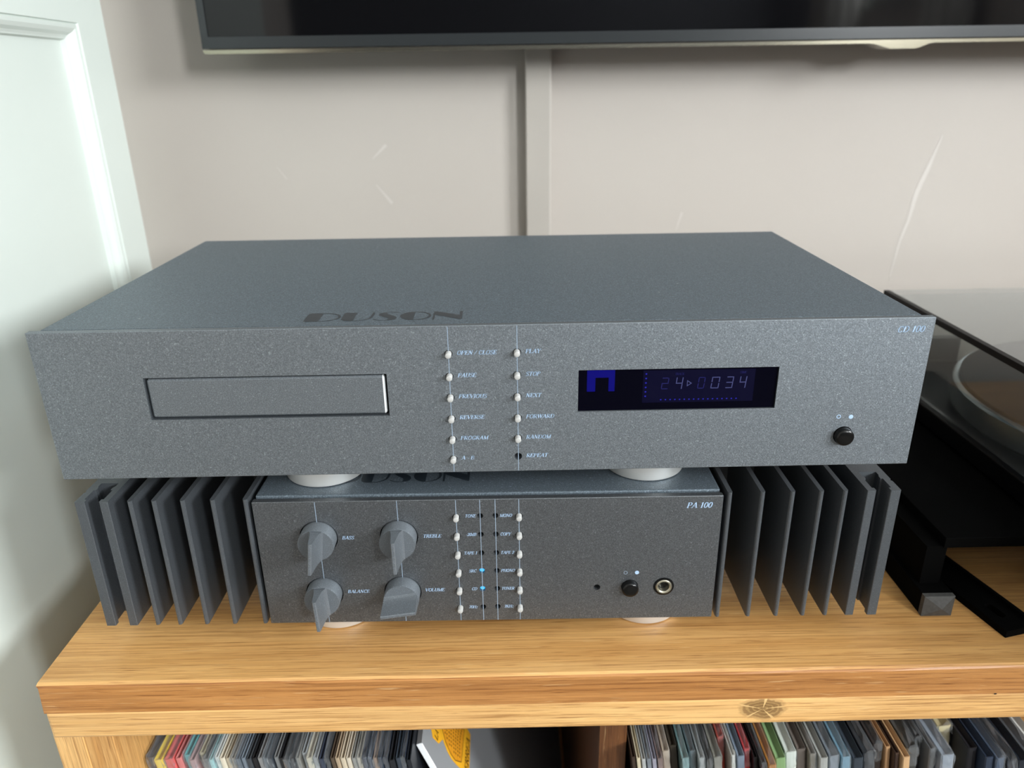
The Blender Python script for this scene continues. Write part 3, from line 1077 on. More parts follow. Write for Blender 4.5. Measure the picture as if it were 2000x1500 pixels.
    front_text('model_lettering', 'CD 100', 0.2018, z0 + 0.0741, 0.0031, M_print, fp, stretch=1.15)
    f = foot_mesh('foot', t, (-0.0930, 0.0375, 0))
    for x, y in ((0.0890, 0.0375), (-0.0930, 0.190), (0.0890, 0.190)):
        foot_mesh('foot', t, (x, y, 0), f)


cd_player()


def knob_bm():
    """short barrel with a wedge-shaped grip; axis -Y, grip plane vertical"""
    bm = lathe([(0.0, -0.003), (0.0098, -0.003), (0.0098, 0.0072), (0.0095, 0.0078), (0.0, 0.0078)], 48, '-Y')
    # grip: width profile falls in a concave curve from the face to the tip
    prof = [(0.0042, 0.0074), (0.0033, 0.0084), (0.0026, 0.0098), (0.0021, 0.0118), (0.0017, 0.0145), (0.0013, 0.0180), (0.0010, 0.0206), (0.0006, 0.0210)]
    half = 0.0096
    front = []
    for s in (1, -1):
        ring_t, ring_b = [], []
        for w, p in prof:
            zz = math.sqrt(max(0.0098 ** 2 - w ** 2, 0)) - 0.0002
            zz = min(zz, half)
            ring_t.append(bm.verts.new((s * w, -p, zz)))
            ring_b.append(bm.verts.new((s * w, -p, -zz)))
        front.append((ring_t, ring_b))
        for i in range(len(prof) - 1):
            bm.faces.new((ring_t[i], ring_t[i + 1], ring_b[i + 1], ring_b[i]))
    (lt, lb), (rt, rb) = front
    n = len(prof)
    for i in range(n - 1):
        bm.faces.new((lt[i], lt[i + 1], rt[i + 1], rt[i]))
        bm.faces.new((lb[i], lb[i + 1], rb[i + 1], rb[i]))
    bm.faces.new((lt[-1], lb[-1], rb[-1], rt[-1]))
    bm.faces.new((lt[0], lb[0], rb[0], rt[0]))
    bmesh.ops.recalc_face_normals(bm, faces=bm.faces)
    return bm


def amplifier():
    FH, PW, PH = 0.0163, 0.1259, 0.0795
    t = thing('amplifier', 'grey amplifier with four knobs and heatsink fins on both sides', 'amplifier', (-0.0002, 0.0016, 0.0), -0.0087)
    z0 = FH
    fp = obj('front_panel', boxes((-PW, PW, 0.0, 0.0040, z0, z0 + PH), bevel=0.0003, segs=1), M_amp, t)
    knobs = [('BASS', -0.0923, 0.0571, -7), ('TREBLE', -0.0487, 0.0570, 0), ('BALANCE', -0.0929, 0.0206, 2), ('VOLUME', -0.0490, 0.0206, 82)]
    left = [('TONE', 0.0688), ('-20dB', 0.0571), ('TAPE 1', 0.0452), ('SRC', 0.0334), ('CD', 0.0214), ('70Hz', 0.0090)]
    right = [('MONO', 0.0688), ('COPY', 0.0571), ('TAPE 2', 0.0452), ('PHONO', 0.0334), ('TUNER', 0.0214), ('7KHz', 0.0091)]
    cut = bmesh.new()
    for _, x, z, _a in knobs:
        cyl_cut(cut, x, z0 + z, 0.0104, n=48)
    for _, z in left:
        cyl_cut(cut, -0.0171, z0 + z, 0.0020)
        cyl_cut(cut, -0.0042, z0 + z + 0.0005, 0.00165)
    for _, z in right:
        cyl_cut(cut, 0.0167, z0 + z, 0.0020)
        cyl_cut(cut, 0.0040, z0 + z + 0.0005, 0.00165)
    cyl_cut(cut, 0.0599, z0 + 0.0217, 0.0019)
    cyl_cut(cut, 0.0783, z0 + 0.0217, 0.0048)
    cyl_cut(cut, 0.0973, z0 + 0.0217, 0.0058)
    carve(fp, cut)
    obj('backing_plate', boxes((-0.124, 0.124, 0.0040, 0.0050, z0 + 0.002, z0 + PH - 0.002)), M_hole, t)
    obj('top_cover', boxes((-0.1252, 0.1252, 0.0052, 0.250, z0 + 0.0006, z0 + 0.0805), bevel=0.0008, segs=2), M_lid, t)
    logo(t, -0.0892, 0.0178, z0 + 0.0805 + 0.0001)
    # knobs
    first = None
    for nm, x, z, a in knobs:
        if first is None:
            first = obj('control_knob', knob_bm(), M_knob, t, smooth=35)
            o = first
            o.location = (x, 0, z0 + z)
        else:
            o = share('control_knob', first, t, (x, 0, z0 + z))
        o.rotation_euler = (0, math.radians(-a if nm != 'VOLUME' else a), 0)
    for s, x, z in (('BASS', -0.0797, 0.0568), ('TREBLE', -0.0357, 0.0571), ('BALANCE', -0.0800, 0.0214), ('VOLUME', -0.0366, 0.0217)):
        front_text('knob_lettering', s, x, z0 + z, 0.0021, M_print, fp, stretch=1.1)
    for x in (-0.0923, -0.0485, -0.0171, -0.0042, 0.0040, 0.0167):
        guide_line(x, z0 + 0.0003, z0 + PH - 0.0003, fp)
    # buttons, indicators
    pin = led = lit = None
    for col, rows, bx, hx in (('l', left, -0.0171, -0.0042), ('r', right, 0.0167, 0.0040)):
        for i, (nm, z) in enumerate(rows):
            if pin is None:
                pin = obj('push_button', lathe(PIN, 20, '-Y'), M_button, t, smooth=40)
                pin.location = (bx, 0, z0 + z)
            else:
                share('push_button', pin, t, (bx, 0, z0 + z))
            on = col == 'l' and i in (3, 4)
            prof = [(0.0, -0.0036), (0.0015, -0.0036), (0.0015, -0.0014), (0.0012, -0.0009), (0.0, -0.0007)]
            if not on:
                if led is None:
                    led = obj('indicator_light', lathe(prof, 16, '-Y'), M_led_off, t, smooth=40)
                    led.location = (hx, 0.0012, z0 + z + 0.0005)
                else:
                    share('indicator_light', led, t, (hx, 0.0012, z0 + z + 0.0005))
            else:
                if lit is None:
                    lit = obj('indicator_light', lathe(prof, 16, '-Y'), M_blueled, t, smooth=40, label='blue lit indicator light')
                    lit.location = (hx, 0, z0 + z + 0.0005)
                else:
                    o = share('indicator_light', lit, t, (hx, 0, z0 + z + 0.0005))
                    o['label'] = 'blue lit indicator light'
            if col == 'l':
                front_text('button_lettering', nm, -0.0066 if i < 3 else -0.0074, z0 + z + 0.0006, 0.0019, M_print, fp, align='R', stretch=1.0)
            else:
                front_text('button_lettering', nm, 0.0063 if i != 5 else 0.0076, z0 + z + 0.0006, 0.0019, M_print, fp, stretch=1.0)
    pb = obj('power_button', lathe(POWER, 32, '-Y'), M_black, t, smooth=40, label='round black power button')
    pb.location = (0.0783, 0, z0 + 0.0217)
    js = obj('headphone_socket', lathe([(0.0056, -0.003), (0.0056, 0.0004), (0.0047, 0.0006), (0.0046, -0.0005), (0.0044, -0.0028), (0.0030, -0.0028), (0.0029, -0.0029), (0.0, -0.0029)], 40, '-Y'), M_black, t, smooth=30)
    js.location = (0.0973, 0, z0 + 0.0217)
    jr = obj('socket_ring', lathe([(0.0046, -0.0025), (0.0046, 0.0005), (0.0042, 0.0010), (0.0036, 0.0010), (0.0031, 0.0004), (0.0030, -0.0026)], 40, '-Y', cap=False), M_gold, js, smooth=30, label='brass coloured ring')
    obj('power_mark', disc_flat(0.0756, z0 + 0.0313, 0.0011, 20, inner=0.0008), M_line, fp)
    obj('power_mark', disc_flat(0.0819, z0 + 0.0313, 0.0012, 20), M_print, fp)
    front_text('model_lettering', 'PA 100', 0.1065, z0 + 0.0740, 0.0033, M_print, fp, stretch=1.12)
    # heatsinks: thin fins standing on a base plate at the back, a slotted double leg outermost
    ht = z0 + 0.0812
    depth = 0.058
    for s in (-1, 1):
        hs = obj('heatsink_base', boxes(((0.1268 if s > 0 else -0.2200), (0.2200 if s > 0 else -0.1268), depth, depth + 0.008, z0, ht)), M_fin, t)
        fin0 = None
        for cx in (0.1293, 0.1468, 0.1628, 0.1781, 0.1909):
            w = 0.00125
            prof = [(-w * 1.35, depth), (-w, 0.030), (-w, 0.0010), (-w * 0.6, 0.0002), (0, 0), (w * 0.6, 0.0002), (w, 0.0010), (w, 0.030), (w * 1.35, depth)]
            if fin0 is None:
                fin0 = obj('heatsink_fin', prism(prof, z0, ht), M_fin, hs)
                fin0.location = (s * cx, 0, 0)
            else:
                share('heatsink_fin', fin0, hs, (s * cx, 0, 0))
        leg = [(0.2022, depth), (0.2022, 0.0003), (0.2025, 0.0), (0.2066, 0.0), (0.2068, 0.0003), (0.2068, 0.0030), (0.2056, 0.0030), (0.2056, 0.0130),
               (0.2068, 0.0130), (0.2068, 0.0150), (0.2060, 0.0172), (0.2060, 0.0205), (0.2156, 0.0205), (0.2156, 0.0172), (0.2148, 0.0150), (0.2148, 0.0130),
               (0.2160, 0.0130), (0.2160, 0.0030), (0.2146, 0.0030), (0.2146, 0.0003), (0.2149, 0.0), (0.2197, 0.0), (0.2200, 0.0003), (0.2200, 0.0100),
               (0.2194, 0.0106), (0.2194, 0.0118), (0.2200, 0.0124), (0.2200, depth)]
        obj('heatsink_rail', prism([(s * x, y) for x, y in leg], z0, ht), M_fin, hs, label='thick slotted outer rail')
    f = foot_mesh('foot', t, (-0.0930, 0.0362, 0))
    for x, y in ((0.0925, 0.0362), (-0.0930, 0.200), (0.0925, 0.200)):
        foot_mesh('foot', t, (x, y, 0), f)


amplifier()


# ------------------------------------------------------------------ turntable and its black stand
def turntable_stand():
    t = thing('turntable_stand', 'low black steel stand under the turntable, with pyramid ended tube', 'stand', (0.45, 0.15, 0.0))
    ox, oy = 0.45, 0.15

    def B(x0, x1, y0, y1, z0, z1):
        return (x0 - ox, x1 - ox, y0 - oy, y1 - oy, z0, z1)
    for nm, xa in (('left', 0.2575), ('right', 0.700)):
        tb = obj('tube_leg', boxes(B(xa, xa + 0.0182, 0.0205, 0.30, 0.0, 0.0144), bevel=0.0006), M_blk_steel, t)
        bm = bmesh.new()
        xs, zs = (xa - ox, xa + 0.0182 - ox), (0.0, 0.0142)
        yb, yf = 0.0205 - oy, 0.0172 - oy
        c0 = [bm.verts.new((x, yb, z)) for x, z in ((xs[0], zs[0]), (xs[1], zs[0]), (xs[1], zs[1]), (xs[0], zs[1]))]
        c1 = [bm.verts.new((x, yf, z)) for x, z in ((xs[0], zs[0]), (xs[1], zs[0]), (xs[1], zs[1]), (xs[0], zs[1]))]
        apex = bm.verts.new(((xs[0] + xs[1]) / 2 + 0.0008, yf - 0.0030, 0.0071))
        bm.faces.new(list(reversed(c0)))
        for i in range(4):
            j = (i + 1) % 4
            bm.faces.new((c0[i], c0[j], c1[j], c1[i]))
            bm.faces.new((c1[i], c1[j], apex))
        bmesh.ops.recalc_face_normals(bm, faces=bm.faces)
        obj('end_cap', bm, M_rubber, tb, label='grey rubber pyramid cap')
        obj('upright_plate', boxes(B(xa + 0.003, xa + 0.0152, 0.030, 0.100, 0.0142, 0.0405)), M_blk_steel, t)
    obj('platform', boxes(B(0.2700, 0.7160, 0.029, 0.300, 0.0400, 0.0470), bevel=0.0006), M_blk_steel, t)
    obj('front_rail', boxes(B(0.338, 0.7160, -0.024, -0.006, 0.0, 0.0470), B(0.338, 0.7160, -0.006, 0.0288, 0.0400, 0.0470)), M_blk_steel, t)  # out-of-view rail added to block low light from the shelf wood
    # slotted bar running out to the front right
    ang = math.radians(13.7)
    ux, uy = Vector((math.cos(ang), math.sin(ang), 0)), Vector((-math.sin(ang), math.cos(ang), 0))
    # local frame: u across, v along (towards the back)
    L, Wd = 0.115, 0.0200
    bar = boxes((0, Wd, 0, L, 0.0, 0.0046), (Wd - 0.0022, Wd, 0, L, 0.0040, 0.0075))
    o = obj('slotted_bar', bar, M_blk_steel, t)
    o.location = (0.2959 - ox, -0.0031 - oy, 0.0)
    o.rotation_euler = (0, 0, ang)
    cut = bmesh.new()
    n = 10
    pts = [(0.0088 + 0.0026 * math.cos(PI + PI * i / n), 0.0130 + 0.0026 * math.sin(PI + PI * i / n)) for i in range(n + 1)] + \
          [(0.0088 + 0.0026 * math.cos(PI * i / n), 0.0210 + 0.0026 * math.sin(PI * i / n)) for i in range(n + 1)]
    prism(pts, -0.01, 0.02, 'XY', cut)
    bpy.context.view_layer.update()
    me = bpy.data.meshes.new('cut')
    cut.to_mesh(me)
    cut.free()
    c = bpy.data.objects.new('cut', me)
    COL.objects.link(c)
    c.parent = t
    c.location, c.rotation_euler = o.location, o.rotation_euler
    md = o.modifiers.new('cut', 'BOOLEAN')
    md.object = c
    md.solver = 'EXACT'
    bpy.context.view_layer.update()
    new = bpy.data.meshes.new_from_object(o.evaluated_get(bpy.context.evaluated_depsgraph_get()))
    o.modifiers.clear()
    o.data = new
    bpy.data.objects.remove(c)


turntable_stand()


def turntable():
    x0, x1, y0, y1 = 0.338, 0.712, 0.030, 0.2805
    zp = 0.0640
    yf = -0.085
    t = thing('turntable', 'black turntable under a smoked clear dust cover at the right', 'turntable', (0.525, 0.13, 0.0470))
    ox, oy, oz = 0.525, 0.13, 0.0470

    def B(a, b, c, d, e, f):
        return (a - ox, b - ox, c - oy, d - oy, e - oz, f - oz)
    obj('plinth', boxes(B(x0 - 0.004, x1 + 0.004, yf, y1 + 0.004, 0.0500, zp), bevel=0.001), M_plinth, t)
    foot = None
    for x, y in ((0.37, 0.05), (0.68, 0.05), (0.37, 0.255), (0.68, 0.255)):
        if foot is None:
            foot = obj('foot', lathe([(0.0, 0.0), (0.013, 0.0), (0.013, 0.0031), (0.0, 0.0031)], 24), M_plinth, t)
            foot.location = (x - ox, y - oy, 0)
        else:
            share('foot', foot, t, (x - ox, y - oy, 0))
    pl = obj('platter', lathe([(0.0, 0.0030), (0.128, 0.0030), (0.1360, 0.0050), (0.1370, 0.0070), (0.1370, 0.0215), (0.1362, 0.0232), (0.1345, 0.0240), (0.1330, 0.0236), (0.0, 0.0232)], 96), M_platter, t, smooth=25)
    pl.location = (0.478 - ox, 0.128 - oy, zp - oz)
    mt = obj('platter_mat', lathe([(0.0, 0.0232), (0.1325, 0.0232), (0.1325, 0.0258), (0.131, 0.0262), (0.052, 0.0258), (0.050, 0.0262), (0.0, 0.0262)], 96), M_mat, pl, smooth=25)
    obj('spindle', lathe([(0.0, 0.02), (0.0035, 0.02), (0.0035, 0.034), (0.002, 0.036), (0.0, 0.036)], 16), M_silver, pl, smooth=40)
    arm = obj('tonearm', tube([(0.665 - ox, 0.225 - oy, 0.045), (0.664 - ox, 0.16 - oy, 0.046), (0.655 - ox, 0.09 - oy, 0.045), (0.62 - ox, 0.055 - oy, 0.043)], 0.0035, 10), M_silver, t, smooth=40)
    obj('tonearm_base', lathe([(0.0, 0.017), (0.022, 0.017), (0.022, 0.030), (0.012, 0.033), (0.012, 0.052), (0.0, 0.052)], 32, 'Z', (0.665 - ox, 0.225 - oy, 0)), M_plinth, arm, smooth=30)
    obj('head_shell', boxes((0.600 - ox, 0.622 - ox, 0.036 - oy, 0.056 - oy, 0.0415, 0.0445)), M_black, arm)
    # dust cover: five-sided box of 3 mm sheet
    zt, th = 0.1300, 0.0030
    yc = yf + 0.002
    ob = B(x0, x1, yc, y1, zp + 0.0004, zt)
    bm = bmesh.new()

    def ring(a, b, c, d, z):
        return [bm.verts.new(p) for p in ((a, c, z), (b, c, z), (b, d, z), (a, d, z))]
    ro, to = ring(ob[0], ob[1], ob[2], ob[3], ob[4]), ring(ob[0], ob[1], ob[2], ob[3], ob[5])
    ri, ti = ring(ob[0] + th, ob[1] - th, ob[2] + th, ob[3] - th, ob[4]), ring(ob[0] + th, ob[1] - th, ob[2] + th, ob[3] - th, ob[5] - th)
    bm.faces.new(to)
    bm.faces.new(list(reversed(ti)))
    for i in range(4):
        j = (i + 1) % 4
        bm.faces.new((ro[i], ro[j], to[j], to[i]))
        bm.faces.new((ri[j], ri[i], ti[i], ti[j]))
        bm.faces.new((ro[j], ro[i], ri[i], ri[j]))
    bmesh.ops.recalc_face_normals(bm, faces=bm.faces)
    lid = obj('dust_cover', bm, M_acrylic, t, label='clear smoked acrylic dust cover')
    bpy.context.view_layer.update()
    obj('cover_edge', boxes(B(x0 - 0.0002, x0 + 0.0042, yc, y1, zt - 0.0042, zt + 0.0002)), M_plinth, lid, label='dark edge of the cover')
    for x in (0.40, 0.65):
        obj('hinge', boxes(B(x - 0.015, x + 0.015, y1 + 0.0005, y1 + 0.010, 0.058, 0.085), bevel=0.001), M_black, t)


turntable()


ORDINAL = ['first', 'second', 'third', 'fourth', 'fifth', 'sixth', 'seventh', 'eighth', 'ninth', 'tenth', 'eleventh', 'twelfth', 'thirteenth', 'fourteenth', 'fifteenth',
           'sixteenth', 'seventeenth', 'eighteenth', 'nineteenth', 'twentieth']
TENS = {20: 'twenty', 30: 'thirty', 40: 'forty'}


def ordinal(i):
    n = i + 1
    if n <= 20:
        return ORDINAL[n - 1]
    t, u = n // 10 * 10, n % 10
    if u == 0:
        return {30: 'thirtieth', 40: 'fortieth'}[t]
    return TENS[t] + '-' + ORDINAL[u - 1]


def cover_bm(th, h, d):
    """record jacket: two cards joined along the front spine, open groove along the top"""
    w = th / 2
    g = min(0.0007, w * 0.45)
    bm = bmesh.new()
    prof = [(-w, 0), (-w, h - 0.0004), (-w + g * 0.5, h), (-w + g, h - 0.0003), (0, h - min(0.0022, th * 0.7)), (w - g, h - 0.0003), (w - g * 0.5, h), (w, h - 0.0004), (w, 0)]
    prism(prof, 0.0007, d, 'XZ', bm)
    # rounded spine
    sp = [(-w * 0.98, 0.0007), (-w * 0.75, 0.0001), (0, 0), (w * 0.75, 0.0001), (w * 0.98, 0.0007)]
    prism(sp, 0, h - 0.0003, 'XY', bm)
    return bm


def sleeve_bm(th, h, d, rnd):
    """clear outer sleeve: crumpled lip standing above the jacket, running to the front and down the spine"""
    bm = bmesh.new()
    w = th / 2 + 0.00006
    ns = 16
    rows = []
    for i in range(ns + 1):
        y = -0.0012 + (d * 0.9) * (i / ns) ** 1.5
        crumple = 1.0 if i < 4 else 0.35
        row = []
        for (x, z) in ((-w, h - 0.006), (-w, h - 0.0005), (-w * 0.5, h + 0.0016), (w * 0.3, h + 0.0022), (w, h + 0.0008), (w, h - 0.006)):
            row.append(bm.verts.new((max(-w, min(w, x + rnd.uniform(-1, 1) * 0.0006 * crumple)), y + rnd.uniform(-1, 1) * 0.0008 * crumple, z + rnd.uniform(-0.3, 1) * 0.0022 * crumple)))
        rows.append(row)
    for a, b in zip(rows, rows[1:]):
        for k in range(5):
            bm.faces.new((a[k], a[k + 1], b[k + 1], b[k]))
    # front: puckered corner and sheet down the spine
    prev = rows[0]
    for j, zz in enumerate((h - 0.0035, h - 0.0075, h - 0.013)):
        amp = 0.0014 if j < 3 else 0.0004
        row = []
        for (x, oy) in ((-w, 0.001), (-w * 0.8, -0.0008), (-w * 0.2, -0.0014), (w * 0.3, -0.0012), (w * 0.8, -0.0008), (w, 0.001)):
            row.append(bm.verts.new((max(-w, min(w, x + rnd.uniform(-1, 1) * 0.0006)), oy + rnd.uniform(-1, 0.2) * amp, zz + rnd.uniform(-1, 1) * 0.001)))
        for k in range(5):
            bm.faces.new((prev[k], prev[k + 1], row[k + 1], row[k]))
        prev = row
    return bm


def record(label, group, x, y, zt, th, h, lean, color, sleeve, rnd, twist=0.0):
    """x, y, zt: position of the top front corner centre; lean: tilt of the top towards the left"""
    d = 0.312
    la = math.radians(lean)
    base = (x + h * math.sin(la), y, zt - h * math.cos(la))
    t = thing('vinyl_record', label, 'record', base, 0.0, group)
    t.rotation_euler = (0, -la, math.radians(twist))
    o = obj('cover', cover_bm(th, h, d), M_card, t)
    o.color = (lin(color[0]), lin(color[1]), lin(color[2]), 1)
    if sleeve:
        obj('plastic_sleeve', sleeve_bm(th, h, d, rnd), M_sleeve, t, label='clear crumpled plastic sleeve')
    return t


def spine_text(t, s, h, th, top, mat, size):
    """lettering reading down the spine"""
    bm = lettering(s, size, lambda u, v: (v - size / 2, -0.00025, h - top - u), bold=1.3, slant=0.0)
    obj('spine_lettering', bm, mat, t)


def stack(table, ztop, lean, group, where, xmin, seed, lean_last=None):
    rnd = random.Random(seed)
    xs = [r[0] for r in table]
    # shared boundaries so that neighbours touch but never overlap
    edges = [max(xmin, xs[0] - (xs[1] - xs[0]) / 2)] + [(a + b) / 2 for a, b in zip(xs, xs[1:])]
    edges.append(2 * xs[-1] - edges[-1])
    # no record thinner than 2.4 mm
    for i in range(1, len(edges)):
        edges[i] = max(edges[i], edges[i - 1] + 0.0027)
    seen = {}
    for i, (x, y, nm, col) in enumerate(table):
        th = (edges[i + 1] - edges[i]) * math.cos(math.radians(lean)) * 0.84
        xc = (edges[i] + edges[i + 1]) / 2
        h = (ztop - SHELF) / math.cos(math.radians(lean)) - 0.0004 - th / 2 * math.tan(math.radians(lean))
        kind = 'record cover' if th < 0.0045 else 'thick record cover'
        lab = f'{nm} {kind}, {ordinal(i)} from {where}'
        t = record(lab, group, xc, y, ztop - 0.0002, th, h, lean, col, rnd.random() < 0.52 or nm.startswith('clear'), rnd)
        if nm == 'dusty pink':
            spine_text(t, 'ARISTA', h, th, 0.010, M_ink, 0.0021)
        if nm == 'cream lettered':
            spine_text(t, 'PRE', h, th, 0.013, M_ink, 0.0036)
        if nm == 'black lettered':
            spine_text(t, 'MASTER', h, th, 0.008, M_ink_pale, 0.0017)


LEFT_RECORDS = [
    (-0.2128, -0.0012, 'grey brown', (70, 62, 58)),
    (-0.2072, -0.0032, 'yellow', (226, 196, 70)),
    (-0.2003, -0.0027, 'coral red', (205, 92, 88)),
    (-0.1939, -0.0021, 'pale pink and red', (196, 120, 118)),
    (-0.1914, 0.0001, 'turquoise', (108, 178, 180)),
    (-0.1845, -0.0038, 'dusty pink', (170, 140, 138)),
    (-0.1824, 0.0014, 'cream', (205, 192, 160)),
    (-0.1772, -0.0033, 'mid grey', (120, 118, 114)),
    (-0.1741, -0.0041, 'pale aqua', (150, 188, 188)),
    (-0.1718, -0.0019, 'white', (205, 208, 202)),
    (-0.1677, -0.0028, 'ivory', (210, 202, 182)),
    (-0.1642, -0.0028, 'beige', (184, 172, 150)),
    (-0.1614, -0.0029, 'warm grey', (150, 142, 130)),
    (-0.1580, -0.0038, 'slate', (92, 100, 108)),
    (-0.1548, -0.0031, 'smoky blue grey', (112, 122, 132)),
    (-0.1514, -0.0039, 'charcoal', (62, 66, 70)),
    (-0.1481, -0.0033, 'black', (34, 34, 36)),
    (-0.1443, -0.0034, 'light grey', (140, 140, 140)),
    (-0.1415, -0.0034, 'steel grey', (100, 108, 114)),
    (-0.1378, -0.0043, 'dark slate', (52, 58, 64)),
    (-0.1348, -0.0029, 'grey', (120, 122, 122)),
    (-0.1314, -0.0037, 'soot black', (44, 44, 46)),
    (-0.1276, -0.0053, 'graphite', (70, 72, 74)),
    (-0.1240, -0.0046, 'black', (36, 36, 38)),
    (-0.1213, -0.0040, 'ash grey', (128, 126, 120)),
    (-0.1191, -0.0002, 'silver grey', (160, 164, 166)),
    (-0.1138, -0.0042, 'cream', (208, 200, 180)),
    (-0.1103, -0.0042, 'pearl grey', (150, 152, 152)),
    (-0.1067, -0.0051, 'dark blue slate', (62, 68, 82)),
    (-0.1031, -0.0044, 'near black', (40, 42, 44)),
    (-0.1000, -0.0045, 'dark brown', (82, 70, 58)),
    (-0.0971, -0.0046, 'tan', (168, 150, 126)),
    (-0.0937, -0.0047, 'sand', (190, 178, 156)),
    (-0.0899, -0.0048, 'light beige', (200, 190, 172)),
    (-0.0868, -0.0049, 'dove grey', (146, 146, 142)),
    (-0.0839, -0.0049, 'putty', (168, 160, 146)),
    (-0.0802, -0.0050, 'navy grey', (56, 62, 76)),
    (-0.0768, -0.0044, 'slate blue', (90, 98, 112)),
    (-0.0736, -0.0052, 'tan brown', (150, 124, 104)),
    (-0.0708, -0.0053, 'deep navy', (38, 48, 64)),
    (-0.0673, -0.0054, 'blue black', (30, 38, 50)),
    (-0.0633, -0.0070, 'black', (34, 36, 40)),
    (-0.0595, -0.0056, 'charcoal blue', (58, 66, 76)),
    (-0.0563, -0.0056, 'dark navy', (36, 44, 58)),
    (-0.0530, -0.0072, 'ink black', (28, 32, 38)),
]
RIGHT_RECORDS = [
    (0.0840, -0.0085, 'dark brown', (58, 46, 38)),
    (0.0870, -0.0094, 'cream', (196, 186, 160)),
    (0.0899, -0.0102, 'pale grey', (176, 178, 176)),
    (0.0930, -0.0103, 'slate', (100, 106, 114)),
    (0.0964, -0.0103, 'lavender grey', (150, 148, 160)),
    (0.0995, -0.0104, 'brown', (112, 84, 74)),
    (0.1041, -0.0045, 'dusty beige', (178, 160, 140)),
    (0.1103, -0.0005, 'dark olive brown', (56, 50, 42)),
    (0.1148, -0.0101, 'pale teal', (112, 142, 142)),
    (0.1210, -0.0050, 'slate teal', (78, 92, 96)),
    (0.1250, -0.0103, 'silver grey', (158, 160, 158)),
    (0.1298, -0.0112, 'black and white', (60, 60, 58)),
    (0.1338, -0.0098, 'stone grey', (120, 116, 104)),
    (0.1424, 0.0053, 'brick red', (186, 74, 60)),
    (0.1442, -0.0086, 'white', (200, 198, 190)),
    (0.1486, -0.0095, 'blue grey', (110, 122, 136)),
    (0.1554, -0.0044, 'bright red', (188, 40, 44)),
    (0.1579, -0.0105, 'black', (22, 20, 20)),
    (0.1611, -0.0150, 'soft black', (30, 26, 24)),
    (0.1656, -0.0165, 'ochre', (170, 112, 44)),
    (0.1722, -0.0116, 'green and yellow', (120, 150, 104)),
    (0.1805, -0.0073, 'white', (206, 210, 200)),
    (0.1885, -0.0052, 'grey brown', (100, 92, 86)),
    (0.1936, -0.0091, 'taupe', (128, 122, 112)),
    (0.1980, -0.0122, 'light grey', (150, 152, 148)),
    (0.2057, -0.0109, 'clear and grey', (120, 128, 136)),
    (0.2124, -0.0119, 'sky blue and tan', (104, 140, 158)),
    (0.2189, -0.0128, 'dark slate', (50, 58, 66)),
    (0.2273, -0.0093, 'black', (28, 32, 38)),
    (0.2370, -0.0027, 'dark brown', (50, 40, 36)),
    (0.2415, -0.0051, 'kraft tan', (176, 138, 100)),
    (0.2446, -0.0097, 'umber', (64, 48, 40)),
    (0.2477, -0.0128, 'light tan', (190, 154, 114)),
    (0.2551, -0.0062, 'charcoal', (58, 58, 56)),
    (0.2640, 0.0013, 'black lettered', (40, 40, 42)),
    (0.2668, -0.0073, 'grey', (110, 112, 114)),
    (0.2727, -0.0119, 'clear cased', (140, 148, 158)),
    (0.2852, 0.0100, 'cream lettered', (206, 188, 142)),
    (0.2932, -0.0072, 'black', (30, 30, 34)),
    (0.2979, -0.0141, 'blue black', (44, 54, 70)),
    (0.3051, -0.0150, 'steel blue', (74, 88, 108)),
    (0.3105, -0.0166, 'dark grey', (50, 52, 58)),
    (0.3169, -0.0168, 'midnight black', (28, 34, 42)),
    (0.3249, -0.0155, 'smoke grey', (80, 82, 86)),
    (0.3325, -0.0157, 'white', (190, 190, 186)),
]
stack(LEFT_RECORDS, -0.0800, 7.0, 'records in the left compartment', 'the left cabinet post', -0.2150, 11)
stack(RIGHT_RECORDS, -0.0800, 7.0, 'records in the right compartment', 'the middle divider', 0.0826, 23)


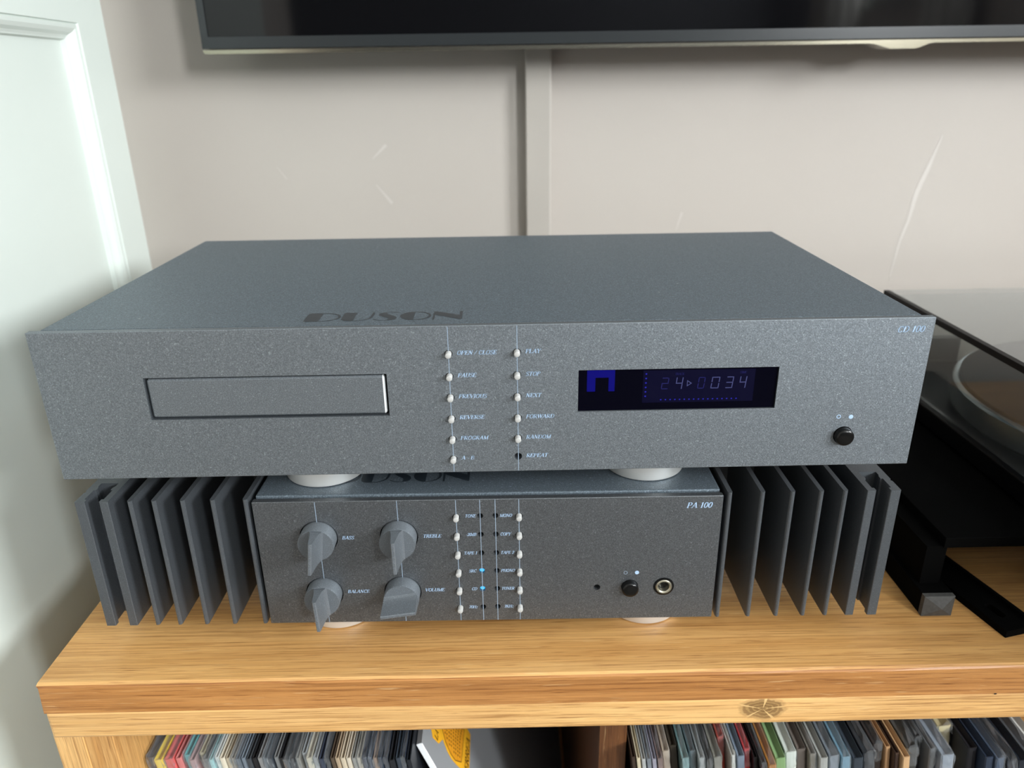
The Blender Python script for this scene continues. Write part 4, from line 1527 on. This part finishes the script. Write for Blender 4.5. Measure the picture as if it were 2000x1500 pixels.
def leaning_album():
    la = math.radians(20.5)
    px, py, pz = -0.0466, 0.0100, -0.0855
    h, th, d = 0.3130, 0.0042, 0.312
    t = thing('boxed_album', 'grey boxed album with a yellow patterned print, leaning at the end of the left row', 'record',
              (px + h * math.sin(la), py, pz - h * math.cos(la)), 0.0)
    t.rotation_euler = (0, -la, 0)
    # local: x across (0 = visible face), z up, y back; visible face at x = 0
    bm = bmesh.new()
    box(bm, -th, 0.0, 0.0, d, 0.0, h, 0.0004, 1)
    o = obj('cover', bm, M_boxgrey, t)
    o.data.materials.append(M_boxedge)
    for p in o.data.polygons:
        if p.normal.y < -0.6:
            p.material_index = 1
    X = 0.00015

    def face(name, polys, mat, x=X, label=None):
        b = bmesh.new()
        for pl in polys:
            b.faces.new([b.verts.new((x, y, h - dn)) for y, dn in pl])
        for f in b.faces:
            f.normal_update()
            if f.normal.x < 0:
                f.normal_flip()
        return obj(name, b, mat, o, label=label)
    # shapes below are in (depth, distance down) pairs on the visible face
    # yellow field: corner tab at the upper left, big ring, lettered band on the right
    ring_c, r0, r1 = (0.0480, 0.0240), 0.0330, 0.0270
    face('yellow_print', [[(0.0200, 0.0100), (0.0157, 0.0132), (0.0188, 0.0226), (0.0266, 0.0279), (0.0360, 0.0200), (0.0360, 0.0100)],
                          [(0.0316, 0.0215), (0.0262, 0.0290), (0.0239, 0.0362), (0.0236, 0.0433), (0.0258, 0.0518), (0.0292, 0.0610), (0.0310, 0.0700), (0.0330, 0.0810), (0.0404, 0.0735), (0.0700, 0.0728), (0.0700, 0.0215)]], M_yellow, label='orange yellow print')
    inner = [(0.0345, 0.0235), (0.0282, 0.0323), (0.0262, 0.0413), (0.0274, 0.0499), (0.0340, 0.0597), (0.0478, 0.0607), (0.0640, 0.0615), (0.0640, 0.0235)]

    def scale(pts, k):
        cx = sum(p[0] for p in pts) / len(pts)
        cy = sum(p[1] for p in pts) / len(pts)
        return [(cx + (a - cx) * k, cy + (b - cy) * k) for a, b in pts]
    face('print_outline', [inner], M_ink_brown, X + 0.00008)
    face('yellow_disc', [scale(inner, 0.955)], M_yellow_dark, X + 0.00014)
    # woven rows of short dashes
    rows = []
    for i in range(9):
        dn0 = 0.0270 + i * 0.0038
        for j in range(12):
            y0 = 0.0292 + j * 0.0028 + (0.0014 if i % 2 else 0)
            sag = 0.006 * math.sin(PI * j / 12.0)
            if y0 > 0.061 or dn0 - sag < 0.0255 or dn0 > 0.0595:
                continue
            if y0 < 0.0292 + abs(dn0 - 0.043) * 0.25:
                continue
            rows.append([(y0, dn0 - sag * 0.5), (y0 + 0.0012, dn0 + 0.0010 - sag * 0.5), (y0 + 0.0020, dn0 - sag * 0.5), (y0 + 0.0012, dn0 - 0.0010 - sag * 0.5)])
    face('woven_pattern', rows, M_ink_brown, X + 0.0002)
    b = lettering('ERREA', 0.0062, lambda u, v: (X + 0.0002, 0.0345 + u, h - 0.0715 + v), bold=0.9, slant=0.0, stretch=1.25)
    obj('cover_lettering', b, M_ink_brown, o)
    b = lettering('LA', 0.0050, lambda u, v: (X + 0.0002, 0.0190 + u, h - 0.0205 + v), bold=0.9, slant=0.0)
    obj('cover_lettering', b, M_ink_brown, o)


M_ink_brown = simple('brown_ink', rgb(96, 58, 18), 0.5)
M_yellow_dark = simple('deep_yellow_print', rgb(222, 150, 34), 0.45, 0, 0.12, 300)
leaning_album()
